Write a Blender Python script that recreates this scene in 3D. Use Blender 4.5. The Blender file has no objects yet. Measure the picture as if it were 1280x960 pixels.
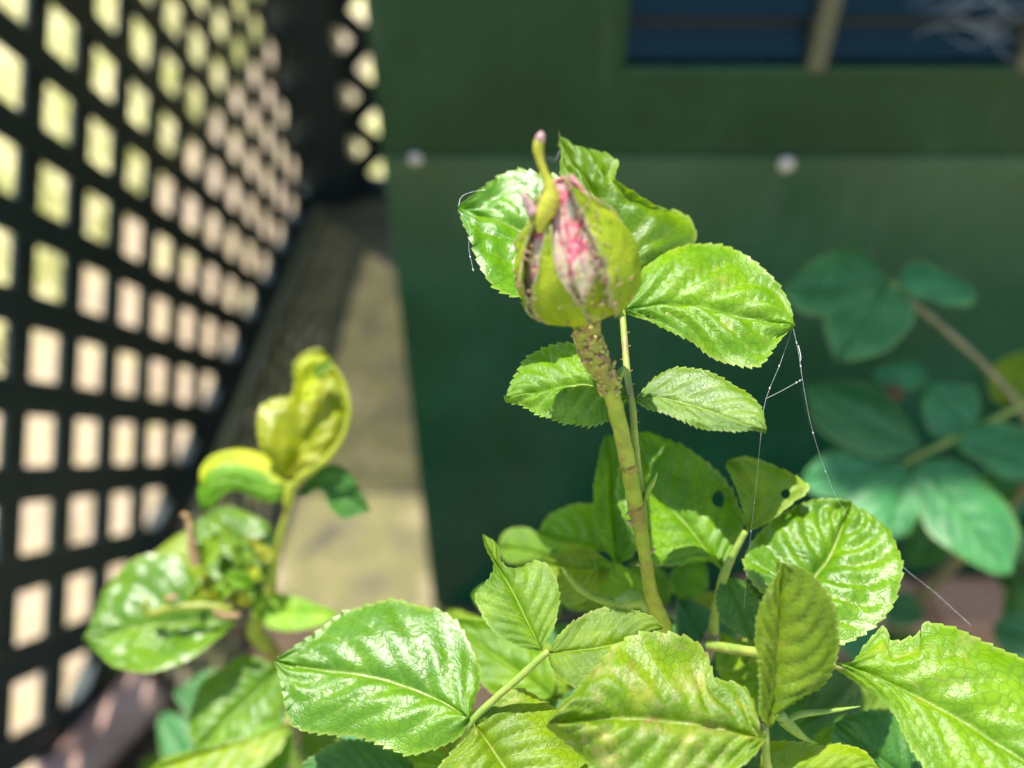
import bpy, bmesh, math, random
import numpy as np
from mathutils import Vector, noise

random.seed(7)
SC = bpy.context.scene
COL = SC.collection
# ------------------------------------------------------------------ camera
CAM_H = 0.83                       # lens above the ground
PITCH = math.radians(40.0)         # the photographer looks down on the rose
FPX = 967.0                        # focal length in photograph pixels
sP, cP = math.sin(PITCH), math.cos(PITCH)
CAM = np.array([0.0, 0.0, CAM_H])
FWD = np.array([0.0, cP, -sP]); UPV = np.array([0.0, sP, cP]); RGT = np.array([1.0, 0.0, 0.0])
cd = bpy.data.cameras.new('camera')
cam = bpy.data.objects.new('camera', cd); COL.objects.link(cam)
cam.location = CAM; cam.rotation_euler = (math.pi / 2 - PITCH, 0, 0)
cd.sensor_width = 36.0; cd.lens = 36.0 * FPX / 1280.0
cd.clip_start = 0.01; cd.clip_end = 400
cd.dof.use_dof = True; cd.dof.focus_distance = 0.1565; cd.dof.aperture_fstop = 6.1
SC.camera = cam
# ------------------------------------------------------------------ sky and sun
SUN = Vector((-0.18, 0.21, 0.95)).normalized()
W = bpy.data.worlds.new('World'); SC.world = W; W.use_nodes = True
wn = W.node_tree.nodes; wl = W.node_tree.links
sky = wn.new('ShaderNodeTexSky'); sky.sky_type = 'NISHITA'; sky.sun_disc = False
sky.sun_elevation = math.asin(SUN.z); sky.sun_rotation = math.atan2(SUN.x, SUN.y)
wl.new(sky.outputs[0], wn['Background'].inputs[0]); wn['Background'].inputs[1].default_value = 0.15
sd = bpy.data.lights.new('sun', 'SUN'); sd.energy = 4.4; sd.angle = math.radians(0.53); sd.color = (1.0, 0.955, 0.88)
sun = bpy.data.objects.new('sun', sd); COL.objects.link(sun); sun.location = (0, 0, 5)
sun.rotation_euler = SUN.to_track_quat('Z', 'Y').to_euler()
# ------------------------------------------------------------------ exposure
vs = SC.view_settings
vs.view_transform = 'Standard'; vs.look = 'None'; vs.exposure = 1.1; vs.gamma = 1.0; vs.use_curve_mapping = False
SC.cycles.use_denoising = True
SC.cycles.max_bounces = 5; SC.cycles.diffuse_bounces = 3; SC.cycles.transmission_bounces = 3; SC.cycles.glossy_bounces = 3
SC.cycles.use_adaptive_sampling = True; SC.cycles.adaptive_threshold = 0.02
SC.cycles.sample_clamp_indirect = 6.0


# ================================================================== helpers
def P(px, py, d):
    """photograph pixel + depth along the lens axis -> world point"""
    u = (px - 640.0) / FPX; v = (480.0 - py) / FPX
    return CAM + d * (FWD + u * RGT + v * UPV)


def onY(px, py, y):
    u = (px - 640.0) / FPX; v = (480.0 - py) / FPX
    r = FWD + u * RGT + v * UPV
    return CAM + r * (y / r[1])


def onZ(px, py, z):
    u = (px - 640.0) / FPX; v = (480.0 - py) / FPX
    r = FWD + u * RGT + v * UPV
    return CAM + r * ((z - CAM_H) / r[2])


WLOC = {}


def place(o, origin, parent):
    origin = np.array(origin, float)
    WLOC[o] = origin
    if parent is not None:
        o.parent = parent; o.location = origin - WLOC[parent]
    else:
        o.location = origin


def mesh_obj(name, verts, faces, mat, parent=None, origin=None, smooth=True, uvs=None, kind=None):
    verts = np.asarray(verts, float)
    if origin is None: origin = verts.mean(axis=0)
    me = bpy.data.meshes.new(name)
    me.from_pydata((verts - np.array(origin)).tolist(), [], faces)
    if uvs is not None:
        lay = me.uv_layers.new(name='UVMap')
        idx = np.zeros(len(me.loops), dtype=np.int32); me.loops.foreach_get('vertex_index', idx)
        lay.data.foreach_set('uv', np.asarray(uvs, np.float32)[idx].ravel())
    if smooth: me.polygons.foreach_set('use_smooth', [True] * len(me.polygons))
    me.materials.append(mat); me.update()
    o = bpy.data.objects.new(name, me); COL.objects.link(o)
    place(o, origin, parent)
    if kind: o['kind'] = kind
    return o


def empty(name, loc):
    o = bpy.data.objects.new(name, None); COL.objects.link(o); o.empty_display_size = 0.02
    place(o, loc, None); return o


def tag(o, label, cat, group=None, kind=None):
    o['label'] = label; o['category'] = cat
    if group: o['group'] = group
    if kind: o['kind'] = kind
    return o


def box_geo(x0, x1, y0, y1, z0, z1):
    v = [(x0, y0, z0), (x1, y0, z0), (x1, y1, z0), (x0, y1, z0), (x0, y0, z1), (x1, y0, z1), (x1, y1, z1), (x0, y1, z1)]
    f = [(0, 3, 2, 1), (4, 5, 6, 7), (0, 1, 5, 4), (1, 2, 6, 5), (2, 3, 7, 6), (3, 0, 4, 7)]
    return v, f


def box(name, x0, x1, y0, y1, z0, z1, mat, parent=None, bev=0.0):
    v, f = box_geo(x0, x1, y0, y1, z0, z1)
    o = mesh_obj(name, v, f, mat, parent, smooth=False)
    if bev:
        m = o.modifiers.new('bevel', 'BEVEL'); m.width = bev; m.segments = 2
    return o


def catmull(pts, n):
    p = np.asarray(pts, float)
    if len(p) == 2:
        t = np.linspace(0, 1, n)[:, None]; return p[0] * (1 - t) + p[1] * t
    q = np.vstack([2 * p[0] - p[1], p, 2 * p[-1] - p[-2]])
    out = []
    m = len(p) - 1; per = max(6, 240 // m)
    for i in range(m):
        a, b, c, d = q[i:i + 4]
        t = np.linspace(0, 1, per, endpoint=False)[:, None]
        out.append(0.5 * ((2 * b) + (c - a) * t + (2 * a - 5 * b + 4 * c - d) * t * t + (3 * b - a - 3 * c + d) * t ** 3))
    out.append(p[-1][None]); out = np.vstack(out)
    s = np.concatenate([[0], np.cumsum(np.linalg.norm(np.diff(out[:, :min(3, out.shape[1])], axis=0), axis=1))])
    tt = np.linspace(0, s[-1], n)
    return np.stack([np.interp(tt, s, out[:, k]) for k in range(out.shape[1])], 1)


def tube_geo(path, rad, seg=10, rough=0.0, seed=0.0, cap=True):
    """path Nx3, rad N -> verts, faces"""
    path = np.asarray(path, float); n = len(path)
    T = np.gradient(path, axis=0); T /= np.linalg.norm(T, axis=1)[:, None] + 1e-12
    ref = np.array([1.0, 0, 0]) if abs(T[0][0]) < 0.8 else np.array([0, 1.0, 0])
    N = ref - T[0] * ref.dot(T[0]); N /= np.linalg.norm(N)
    V = []
    for i in range(n):
        N = N - T[i] * N.dot(T[i]); N /= np.linalg.norm(N)
        B = np.cross(T[i], N)
        for k in range(seg):
            a = 2 * math.pi * k / seg
            r = rad[i]
            if rough:
                q = path[i] / max(rad[i], 1e-4) * 0.5
                r *= 1 + rough * noise.noise((q[0] + math.cos(a) * 1.3 + seed, q[1] + math.sin(a) * 1.3, q[2]))
            V.append(path[i] + (N * math.cos(a) + B * math.sin(a)) * r)
    F = []
    for i in range(n - 1):
        for k in range(seg):
            a = i * seg + k; b = i * seg + (k + 1) % seg
            F.append((a, b, b + seg, a + seg))
    if cap:
        F.append(tuple(range(seg - 1, -1, -1))); F.append(tuple(range((n - 1) * seg, n * seg)))
    return V, F


def tube(name, pts, mat, parent=None, n=40, seg=10, rough=0.0, seed=0.0, origin=None):
    """pts: list of (x,y,z,r) world"""
    c = catmull(pts, n)
    v, f = tube_geo(c[:, :3], np.maximum(c[:, 3], 1e-5), seg, rough, seed)
    uv = None
    return mesh_obj(name, v, f, mat, parent, origin=c[0, :3] if origin is None else origin)


BUDBACK = lambda y: .006 * min(1.0, max(0.0, (583 - y) / 190.0))


def btube(name, pts, mat, parent=None, **kw):
    return ptube(name, [(a, b, d + BUDBACK(b), r) for a, b, d, r in pts], mat, parent, **kw)


def ptube(name, pts, mat, parent=None, **kw):
    """pts: list of (px, py, depth, radius_px)"""
    return tube(name, [tuple(P(a, b, d)) + (r * d / FPX,) for a, b, d, r in pts], mat, parent, **kw)


# ================================================================== materials
class NT:
    def __init__(s, name):
        s.m = bpy.data.materials.new(name); s.m.use_nodes = True
        s.t = s.m.node_tree; s.n = s.t.nodes; s.l = s.t.links
        s.n.clear(); s.out = s.n.new('ShaderNodeOutputMaterial')

    def node(s, typ, **kw):
        n = s.n.new(typ)
        for k, v in kw.items(): setattr(n, k, v)
        return n

    def val(s, sock, v):
        if hasattr(v, 'is_output'): s.l.new(v, sock)
        else: sock.default_value = v

    def math(s, op, a, b=None, c=None):
        n = s.node('ShaderNodeMath', operation=op); s.val(n.inputs[0], a)
        if b is not None: s.val(n.inputs[1], b)
        if c is not None: s.val(n.inputs[2], c)
        return n.outputs[0]

    def noise(s, vec, scale, detail=3, rough=0.55, dist=0.0):
        n = s.node('ShaderNodeTexNoise'); s.val(n.inputs['Scale'], scale); n.inputs['Detail'].default_value = detail
        n.inputs['Roughness'].default_value = rough; n.inputs['Distortion'].default_value = dist
        if vec is not None: s.l.new(vec, n.inputs['Vector'])
        return n.outputs['Fac']

    def ramp(s, fac, stops):
        n = s.node('ShaderNodeValToRGB'); s.l.new(fac, n.inputs[0]); e = n.color_ramp.elements
        while len(e) < len(stops): e.new(0.5)
        for i, (p, c) in enumerate(stops):
            e[i].position = p; e[i].color = tuple(c) + (1,) if len(c) == 3 else c
        return n.outputs[0]

    def sm(s, x, a, b):
        n = s.node('ShaderNodeMapRange', interpolation_type='SMOOTHSTEP'); s.l.new(x, n.inputs[0])
        n.inputs[1].default_value = a; n.inputs[2].default_value = b; return n.outputs[0]

    def mix(s, fac, a, b, mode='MIX'):
        n = s.node('ShaderNodeMix', data_type='RGBA', blend_type=mode); s.val(n.inputs[0], fac)
        for i, c in ((6, a), (7, b)):
            if hasattr(c, 'is_output'): s.l.new(c, n.inputs[i])
            else: n.inputs[i].default_value = tuple(c) + (1,)
        return n.outputs[2]

    def bump(s, h, strength=0.5, dist=0.001, normal=None):
        n = s.node('ShaderNodeBump'); n.inputs['Strength'].default_value = strength; n.inputs['Distance'].default_value = dist
        s.l.new(h, n.inputs['Height'])
        if normal is not None: s.l.new(normal, n.inputs['Normal'])
        return n.outputs[0]

    def bsdf(s, col, rough=0.5, spec=0.5, metal=0.0, normal=None, trans=0.0, tcol=None, coat=0.0):
        b = s.node('ShaderNodeBsdfPrincipled')
        s.val(b.inputs['Base Color'], col if hasattr(col, 'is_output') else tuple(col) + (1,))
        s.val(b.inputs['Roughness'], rough); b.inputs['Specular IOR Level'].default_value = spec
        b.inputs['Metallic'].default_value = metal
        if coat: b.inputs['Coat Weight'].default_value = coat; b.inputs['Coat Roughness'].default_value = 0.15
        if normal is not None: s.l.new(normal, b.inputs['Normal'])
        res = b.outputs[0]
        if trans:
            t = s.node('ShaderNodeBsdfTranslucent'); c = tcol if tcol is not None else col
            s.val(t.inputs[0], c if hasattr(c, 'is_output') else tuple(c) + (1,))
            if normal is not None: s.l.new(normal, t.inputs['Normal'])
            mx = s.node('ShaderNodeMixShader'); mx.inputs[0].default_value = trans
            s.l.new(res, mx.inputs[1]); s.l.new(t.outputs[0], mx.inputs[2]); res = mx.outputs[0]
        s.l.new(res, s.out.inputs[0]); return s.m

    def obj(s): return s.node('ShaderNodeTexCoord').outputs['Object']


NV = 7.0      # side veins on each half of a leaflet
VSL = 0.34    # how far side veins run forward


def leaf_mat(name, c1, c2, vein, rough=0.325, damage=0.0, yellow=0.0, trans=0.42, spec=0.5, bumpk=1.0, tmul=(1.15, 1.1, 0.5)):
    s = NT(name)
    tc = s.node('ShaderNodeTexCoord'); uv = tc.outputs['UV']
    rnd = s.node('ShaderNodeObjectInfo').outputs['Random']
    sep = s.node('ShaderNodeSeparateXYZ'); s.l.new(uv, sep.inputs[0])
    u, v = sep.outputs[0], sep.outputs[1]
    va = s.math('MULTIPLY', s.math('ABSOLUTE', s.math('SUBTRACT', v, 0.5)), 2.0)
    off = s.node('ShaderNodeCombineXYZ'); s.l.new(s.math('MULTIPLY', rnd, 37.0), off.inputs[2])
    sc = s.node('ShaderNodeVectorMath', operation='MULTIPLY'); s.l.new(uv, sc.inputs[0]); sc.inputs[1].default_value = (1.5, 1.0, 1.0)
    vec = s.node('ShaderNodeVectorMath', operation='ADD'); s.l.new(sc.outputs[0], vec.inputs[0]); s.l.new(off.outputs[0], vec.inputs[1])
    vec = vec.outputs[0]
    wob = s.math('MULTIPLY', s.math('SUBTRACT', s.noise(vec, 5.0, 2), 0.5), 0.05)
    ph = s.math('MULTIPLY', s.math('ADD', s.math('SUBTRACT', u, s.math('MULTIPLY', va, VSL)), wob), NV)
    dist = s.math('ABSOLUTE', s.math('SUBTRACT', s.math('FRACT', ph), 0.5))
    lat = s.math('SUBTRACT', 1.0, s.sm(dist, 0.02, 0.085))
    lat = s.math('MULTIPLY', lat, s.math('SUBTRACT', 1.0, s.sm(va, 0.55, 1.0)))
    mid = s.math('SUBTRACT', 1.0, s.sm(va, 0.008, 0.032))
    veins = s.math('MAXIMUM', mid, s.math('MULTIPLY', lat, 0.35))
    vo = s.node('ShaderNodeTexVoronoi', feature='DISTANCE_TO_EDGE'); vo.inputs['Scale'].default_value = 19.0
    s.l.new(vec, vo.inputs['Vector'])
    cell = s.sm(vo.outputs['Distance'], 0.0, 0.16)
    vo2 = s.node('ShaderNodeTexVoronoi', feature='DISTANCE_TO_EDGE'); vo2.inputs['Scale'].default_value = 55.0
    s.l.new(vec, vo2.inputs['Vector'])
    cell2 = s.sm(vo2.outputs['Distance'], 0.0, 0.2)
    big = s.noise(vec, 2.6, 3)
    fine = s.noise(vec, 150.0, 3, 0.7)
    col = s.mix(s.sm(big, 0.35, 0.68), c1, c2)
    hue = s.math('MULTIPLY', s.math('SUBTRACT', rnd, 0.5), 1.0)
    hs = s.node('ShaderNodeHueSaturation'); s.l.new(col, hs.inputs['Color'])
    s.l.new(s.math('MULTIPLY_ADD', hue, 0.034, 0.5), hs.inputs['Hue']); s.l.new(s.math('MULTIPLY_ADD', hue, 0.4, 1.0), hs.inputs['Value'])
    col = hs.outputs[0]
    col = s.mix(s.math('MULTIPLY', s.math('SUBTRACT', 1.0, cell), 0.36), col, tuple(0.55 * x for x in c1))
    col = s.mix(s.math('MULTIPLY', veins, 0.5), col, vein)
    edge = s.sm(va, 0.93, 1.0)
    col = s.mix(s.math('MULTIPLY', edge, 0.45), col, (0.42, 0.50, 0.10))
    if yellow:
        yb = s.sm(s.noise(vec, 3.4, 4, 0.6), 0.62 - 0.15 * yellow, 0.8)
        col = s.mix(s.math('MULTIPLY', yb, 0.8), col, (0.46, 0.44, 0.05))
    if damage:
        dn = s.noise(vec, 4.2, 5, 0.65, 0.6)
        pale = s.sm(dn, 0.60 - 0.1 * damage, 0.70)
        col = s.mix(s.math('MULTIPLY', pale, 0.6 * min(1, damage + .3)), col, (0.45, 0.42, 0.16))
        br = s.sm(s.noise(vec, 6.5, 5, 0.7, 0.8), 0.67 - 0.08 * damage, 0.74)
        col = s.mix(s.math('MULTIPLY', br, 0.75), col, (0.30, 0.15, 0.06))
    # tiny pale flecks
    fl = s.sm(s.noise(vec, 34.0, 2), 0.72, 0.78)
    col = s.mix(s.math('MULTIPLY', fl, 0.35), col, (0.55, 0.58, 0.3))
    h = s.math('ADD', s.math('MULTIPLY', cell, 0.38), s.math('MULTIPLY', cell2, 0.30))
    h = s.math('ADD', h, s.math('MULTIPLY', fine, 0.45))
    h = s.math('SUBTRACT', h, s.math('MULTIPLY', veins, 0.7))
    nrm = s.bump(h, 0.5 * bumpk, 0.00015)
    rr = s.math('MULTIPLY_ADD', s.noise(vec, 12.0, 3), 0.16, rough - 0.08)
    tc_ = s.mix(1.0, col, tmul, 'MULTIPLY')
    return s.bsdf(col, rr, spec, normal=nrm, trans=trans, tcol=tc_)


M = {}
M['leaf'] = leaf_mat('rose_leaf_fresh', (0.122, 0.275, 0.003), (0.215, 0.395, 0.006), (0.36, 0.48, 0.07))
M['leaf_lime'] = leaf_mat('rose_leaf_lime', (0.20, 0.385, 0.004), (0.30, 0.47, 0.008), (0.42, 0.52, 0.10), yellow=0.5)
M['leaf_glossy'] = leaf_mat('rose_leaf_glossy', (0.100, 0.245, 0.004), (0.180, 0.36, 0.007), (0.36, 0.46, 0.08), rough=0.31, spec=0.75, bumpk=0.9)
M['leaf_damaged'] = leaf_mat('rose_leaf_damaged', (0.130, 0.25, 0.005), (0.225, 0.355, 0.008), (0.34, 0.44, 0.09), damage=1.3, yellow=0.7)
M['leaf_spotted'] = leaf_mat('rose_leaf_spotted', (0.138, 0.285, 0.003), (0.225, 0.39, 0.007), (0.34, 0.45, 0.09), damage=0.35, yellow=0.3)
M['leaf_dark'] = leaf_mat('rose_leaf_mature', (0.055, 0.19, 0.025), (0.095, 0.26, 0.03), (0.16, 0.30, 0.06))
M['leaf_shade_tint'] = leaf_mat('rose_leaf_shade_tint', (0.038, 0.19, 0.045), (0.066, 0.26, 0.062), (0.11, 0.29, 0.09), rough=0.48, bumpk=0.5, trans=0.22, tmul=(0.9, 1.1, 0.7))  # darker blue green tint of shade painted into the leaf colour
M['leaf_yellow'] = leaf_mat('rose_leaf_yellow', (0.46, 0.54, 0.006), (0.60, 0.64, 0.010), (0.68, 0.62, 0.08), damage=0.15, yellow=1.0, trans=0.4)
M['leaf_olive'] = leaf_mat('rose_leaf_olive', (0.28, 0.35, 0.008), (0.44, 0.46, 0.014), (0.5, 0.46, 0.06), damage=0.3, trans=0.4)
M['leaf_red'] = leaf_mat('rose_leaf_reddish', (0.22, 0.08, 0.03), (0.16, 0.15, 0.03), (0.3, 0.2, 0.08))


def stem_mat(name, c1, c2, c3=None, scale=260.0, rough=0.45, bump=0.4):
    s = NT(name); o = s.obj()
    n = s.noise(o, scale, 4, 0.6)
    col = s.mix(s.sm(n, 0.35, 0.65), c1, c2)
    if c3 is not None:
        col = s.mix(s.math('MULTIPLY', s.sm(s.noise(o, scale * 0.33, 4, 0.6), 0.5, 0.66), 0.85), col, c3)
    return s.bsdf(col, rough, 0.4, normal=s.bump(s.noise(o, scale * 4, 3), bump, 0.0004), trans=0.12)


M['stem'] = stem_mat('rose_stem', (0.29, 0.37, 0.03), (0.40, 0.45, 0.05), (0.30, 0.19, 0.06), scale=330, bump=.6)
M['stem_neck'] = stem_mat('rose_neck', (0.32, 0.36, 0.04), (0.38, 0.33, 0.06), (0.20, 0.13, 0.04), scale=420, bump=.8)
M['petiole'] = stem_mat('rose_petiole', (0.22, 0.34, 0.05), (0.34, 0.40, 0.08), (0.33, 0.22, 0.09))
M['cane'] = stem_mat('rose_cane', (0.20, 0.19, 0.09), (0.30, 0.24, 0.13), (0.13, 0.15, 0.05), scale=90)
M['yellow_tip'] = stem_mat('sepal_tip_green', (0.42, 0.44, 0.03), (0.55, 0.50, 0.05), (0.40, 0.30, 0.08), scale=300)
M['prickle'] = stem_mat('rose_prickle', (0.35, 0.30, 0.12), (0.42, 0.22, 0.12))
M['stipule'] = stem_mat('rose_stipule', (0.20, 0.33, 0.04), (0.30, 0.42, 0.07))
M['brown_tip'] = stem_mat('withered_tip', (0.30, 0.17, 0.07), (0.42, 0.30, 0.15))


def sepal_mat():
    s = NT('rose_sepal'); o = s.obj()
    tc = s.node('ShaderNodeTexCoord'); sep = s.node('ShaderNodeSeparateXYZ'); s.l.new(tc.outputs['UV'], sep.inputs[0])
    n = s.noise(o, 180, 4)
    col = s.mix(s.sm(n, 0.35, 0.7), (0.31, 0.43, 0.014), (0.52, 0.62, 0.03))
    va = s.math('MULTIPLY', s.math('ABSOLUTE', s.math('SUBTRACT', sep.outputs[1], 0.5)), 2.0)
    ed = s.sm(s.math('ADD', va, s.math('MULTIPLY', s.noise(o, 500, 3), 0.3)), 0.95, 1.16)
    col = s.mix(s.math('MULTIPLY', ed, 0.75), col, (0.55, 0.45, 0.30))
    br = s.sm(s.noise(o, 330, 5, 0.7), 0.62, 0.72)
    col = s.mix(s.math('MULTIPLY', br, 0.35), col, (0.34, 0.17, 0.08))
    return s.bsdf(col, 0.5, 0.35, normal=s.bump(s.math('ADD', s.noise(o, 1500, 3), s.noise(o, 420, 3)), 0.6, 0.0006), trans=0.4)


def petal_mat():
    s = NT('rose_petal'); o = s.obj()
    tc = s.node('ShaderNodeTexCoord'); sep = s.node('ShaderNodeSeparateXYZ'); s.l.new(tc.outputs['UV'], sep.inputs[0])
    n = s.math('ADD', s.math('MULTIPLY', s.noise(o, 210, 5, 0.65, 0.8), 0.85), s.math('MULTIPLY', sep.outputs[0], 0.30))
    col = s.ramp(n, [(0.42, (0.40, 0.42, 0.12)), (0.53, (0.62, 0.55, 0.32)), (0.61, (0.68, 0.44, 0.38)), (0.68, (0.66, 0.08, 0.15)), (0.77, (0.62, 0.36, 0.34)), (0.88, (0.32, 0.13, 0.12))])
    br = s.sm(s.noise(o, 420, 4, 0.7), 0.60, 0.72)
    col = s.mix(s.math('MULTIPLY', br, 0.3), col, (0.30, 0.12, 0.09))
    return s.bsdf(col, 0.55, 0.3, normal=s.bump(s.noise(o, 900, 3), 0.6, 0.0006), trans=0.2)


M['sepal'] = sepal_mat(); M['petal'] = petal_mat()
s = NT('sepal_tip'); M['pink_tip'] = s.bsdf((0.60, 0.36, 0.36), 0.5, 0.3, trans=0.2)
s = NT('spider_silk'); M['silk'] = s.bsdf((0.85, 0.88, 0.9), 0.3, 0.8, trans=0.2)
s = NT('aphid'); o_ = s.obj()
M['aphid'] = s.bsdf(s.mix(s.sm(s.noise(o_, 700, 2), 0.4, 0.62), (0.50, 0.46, 0.10), (0.36, 0.20, 0.09)), 0.4, 0.5, trans=0.15)

s = NT('lattice_plastic'); o_ = s.obj()
M['lattice'] = s.bsdf(s.mix(s.noise(o_, 30, 4), (0.014, 0.024, 0.021), (0.030, 0.044, 0.038)), 0.5, 0.35, normal=s.bump(s.noise(o_, 160, 3), 0.2, 0.002))


def shed_paint(name, a, b, rough, spec=0.22):
    s = NT(name); o = s.node('ShaderNodeNewGeometry').outputs['Position']
    n = s.noise(o, 9, 4, 0.6)
    col = s.mix(s.sm(n, 0.35, 0.7), a, b)
    du = s.sm(s.noise(o, 26, 5, 0.7), 0.55, 0.8)
    col = s.mix(s.math('MULTIPLY', du, 0.30), col, (0.025, 0.07, 0.045))
    st = s.node('ShaderNodeVectorMath', operation='MULTIPLY'); s.l.new(o, st.inputs[0]); st.inputs[1].default_value = (1.0, 1.0, 0.12)
    run = s.sm(s.noise(st.outputs[0], 70, 4, 0.65), 0.56, 0.78)
    col = s.mix(s.math('MULTIPLY', run, 0.5), col, (0.06, 0.10, 0.07))
    sp = s.sm(s.noise(o, 60, 5, 0.75, 1.5), 0.68, 0.76)
    col = s.mix(s.math('MULTIPLY', sp, 0.55), col, (0.20, 0.25, 0.20))
    r = s.math('MULTIPLY_ADD', s.noise(o, 14, 4), 0.25, rough)
    return s.bsdf(col, r, spec, normal=s.bump(s.noise(o, 5, 2), 0.25, 0.01))


M['shed'] = shed_paint('green_paint', (0.0020, 0.034, 0.0105), (0.0042, 0.048, 0.016), 0.22)
M['shed_low'] = shed_paint('green_paint_worn', (0.0035, 0.054, 0.021), (0.0085, 0.078, 0.035), 0.16, 0.45)
s = NT('navy_blade'); o_ = s.obj()
M['navy'] = s.bsdf(s.mix(s.noise(o_, 30, 4), (0.0005, 0.010, 0.017), (0.001, 0.022, 0.032)), 0.3, 0.25)
s = NT('mullion_paint'); o_ = s.obj(); M['mullion'] = s.bsdf(s.mix(s.noise(o_, 60, 4), (0.06, 0.07, 0.035), (0.15, 0.13, 0.075)), 0.5, 0.3)
s = NT('dark_inside'); M['inside'] = s.bsdf((0.004, 0.010, 0.018), 0.6, 0.3)
s = NT('zinc_bolt'); M['zinc'] = s.bsdf((0.62, 0.55, 0.48), 0.35, 0.5, metal=0.55)


def ground_mat(name, stops, sc1, sc2, bumpd, vor=None, rough=0.9):
    s = NT(name); o = s.node('ShaderNodeNewGeometry').outputs['Position']
    n = s.math('ADD', s.math('MULTIPLY', s.noise(o, sc1, 5, 0.6), 0.6), s.math('MULTIPLY', s.noise(o, sc2, 4, 0.7), 0.4))
    col = s.ramp(n, stops); h = s.noise(o, sc2 * 1.5, 4, 0.7)
    if vor:
        vo = s.node('ShaderNodeTexVoronoi'); vo.inputs['Scale'].default_value = vor; s.l.new(o, vo.inputs['Vector'])
        g = s.node('ShaderNodeSeparateColor'); s.l.new(vo.outputs['Color'], g.inputs[0])
        col = s.mix(s.math('MULTIPLY', g.outputs[0], 0.55), col, (0.46, 0.35, 0.27))
        h = s.math('SUBTRACT', 1.0, vo.outputs['Distance'])
    return s.bsdf(col, rough, 0.25, normal=s.bump(h, 0.6, bumpd))


M['lawn'] = ground_mat('dry_lawn', [(0.36, (0.34, 0.36, 0.10)), (0.5, (0.54, 0.49, 0.23)), (0.62, (0.64, 0.54, 0.36))], 7, 60, 0.01)
M['gravel'] = ground_mat('pink_gravel', [(0.38, (0.24, 0.20, 0.10)), (0.5, (0.38, 0.29, 0.18)), (0.6, (0.36, 0.34, 0.12))], 6, 40, 0.006, vor=70)
M['slab'] = ground_mat('weathered_concrete', [(0.36, (0.075, 0.07, 0.045)), (0.45, (0.15, 0.135, 0.075)), (0.52, (0.17, 0.165, 0.06)), (0.58, (0.23, 0.19, 0.11)), (0.66, (0.40, 0.35, 0.24))], 14, 70, 0.004)
M['soil'] = ground_mat('bed_soil', [(0.35, (0.045, 0.032, 0.020)), (0.55, (0.10, 0.070, 0.045)), (0.7, (0.16, 0.115, 0.075))], 25, 120, 0.01)
M['brick'] = ground_mat('pink_brick', [(0.35, (0.50, 0.24, 0.12)), (0.6, (0.62, 0.33, 0.18)), (0.75, (0.55, 0.40, 0.26))], 20, 160, 0.002)
M['log'] = ground_mat('log_bark', [(0.35, (0.34, 0.20, 0.15)), (0.55, (0.50, 0.33, 0.27)), (0.7, (0.40, 0.30, 0.23))], 16, 90, 0.004)
M['grass'] = leaf_mat('grass_blade', (0.24, 0.30, 0.05), (0.46, 0.42, 0.14), (0.4, 0.4, 0.15), trans=0.3)

# ================================================================== ground
def sheet(name, x0, x1, y0, y1, z, mat, nx=2, ny=2, amp=0.0):
    xs = np.linspace(x0, x1, nx); ys = np.linspace(y0, y1, ny)
    V = [(x, y, z + (amp * noise.noise((x * 9, y * 9, 3.0)) if amp and 0 < i < nx - 1 and 0 < j < ny - 1 else 0)) for j, y in enumerate(ys) for i, x in enumerate(xs)]
    F = [(j * nx + i, j * nx + i + 1, (j + 1) * nx + i + 1, (j + 1) * nx + i) for j in range(ny - 1) for i in range(nx - 1)]
    o = mesh_obj(name, V, F, mat); o['kind'] = 'structure'; return o


LX = -0.45          # plane of the side lattice
BY = 1.66           # plane of the back lattice
WY = 0.548           # front of the green shed
WX = onY(450, 0, WY)[0] * 0.5 + onY(545, 760, WY)[0] * 0.5   # its near corner
sheet('ground', -90, 90, -90, 120, 0.0, M['lawn'])
sheet('gravel_path', -0.86, LX - 0.02, -1.5, 3.2, 0.004, M['gravel'])
sheet('concrete_path', LX + 0.02, WX + 0.25, WY - 0.16, BY + 0.05, 0.006, M['slab'], 60, 90, 0.004)
sheet('soil_bed', LX + 0.03, 1.3, -0.5, WY - 0.02, 0.012, M['soil'], 60, 50, 0.02)

# dry grass beyond the path: too many blades to count
gv, gf, gu = [], [], []
for i in range(9000):
    x = -0.84 - random.random() ** 1.5 * 2.6; y = -0.3 + random.random() * 4.4
    h = 0.025 + random.random() * 0.05; a = random.random() * 6.28; w = 0.002 + random.random() * 0.002
    lx, ly = math.cos(a) * h * 0.6, math.sin(a) * h * 0.6
    dx, dy = -math.sin(a) * w, math.cos(a) * w; k = len(gv)
    gv += [(x - dx, y - dy, 0), (x + dx, y + dy, 0), (x + lx * .4 + dx * .7, y + ly * .4 + dy * .7, h * .6), (x + lx * .4 - dx * .7, y + ly * .4 - dy * .7, h * .6), (x + lx, y + ly, h)]
    gf += [(k, k + 1, k + 2, k + 3), (k + 3, k + 2, k + 4)]
    gu += [(0, .4), (0, .6), (.6, .6), (.6, .4), (1, .5)]
g = mesh_obj('grass', gv, gf, M['grass'], uvs=gu, origin=(-1.8, 1.8, 0))
tag(g, 'dry yellow grass beyond the black lattice', 'grass', kind='stuff')

# ================================================================== lattice panels
KS = 1.6
PITCHL = 0.0508 * KS; BARW = 0.0212 * KS; BART = 0.0055
c45 = math.sqrt(0.5)


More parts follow.
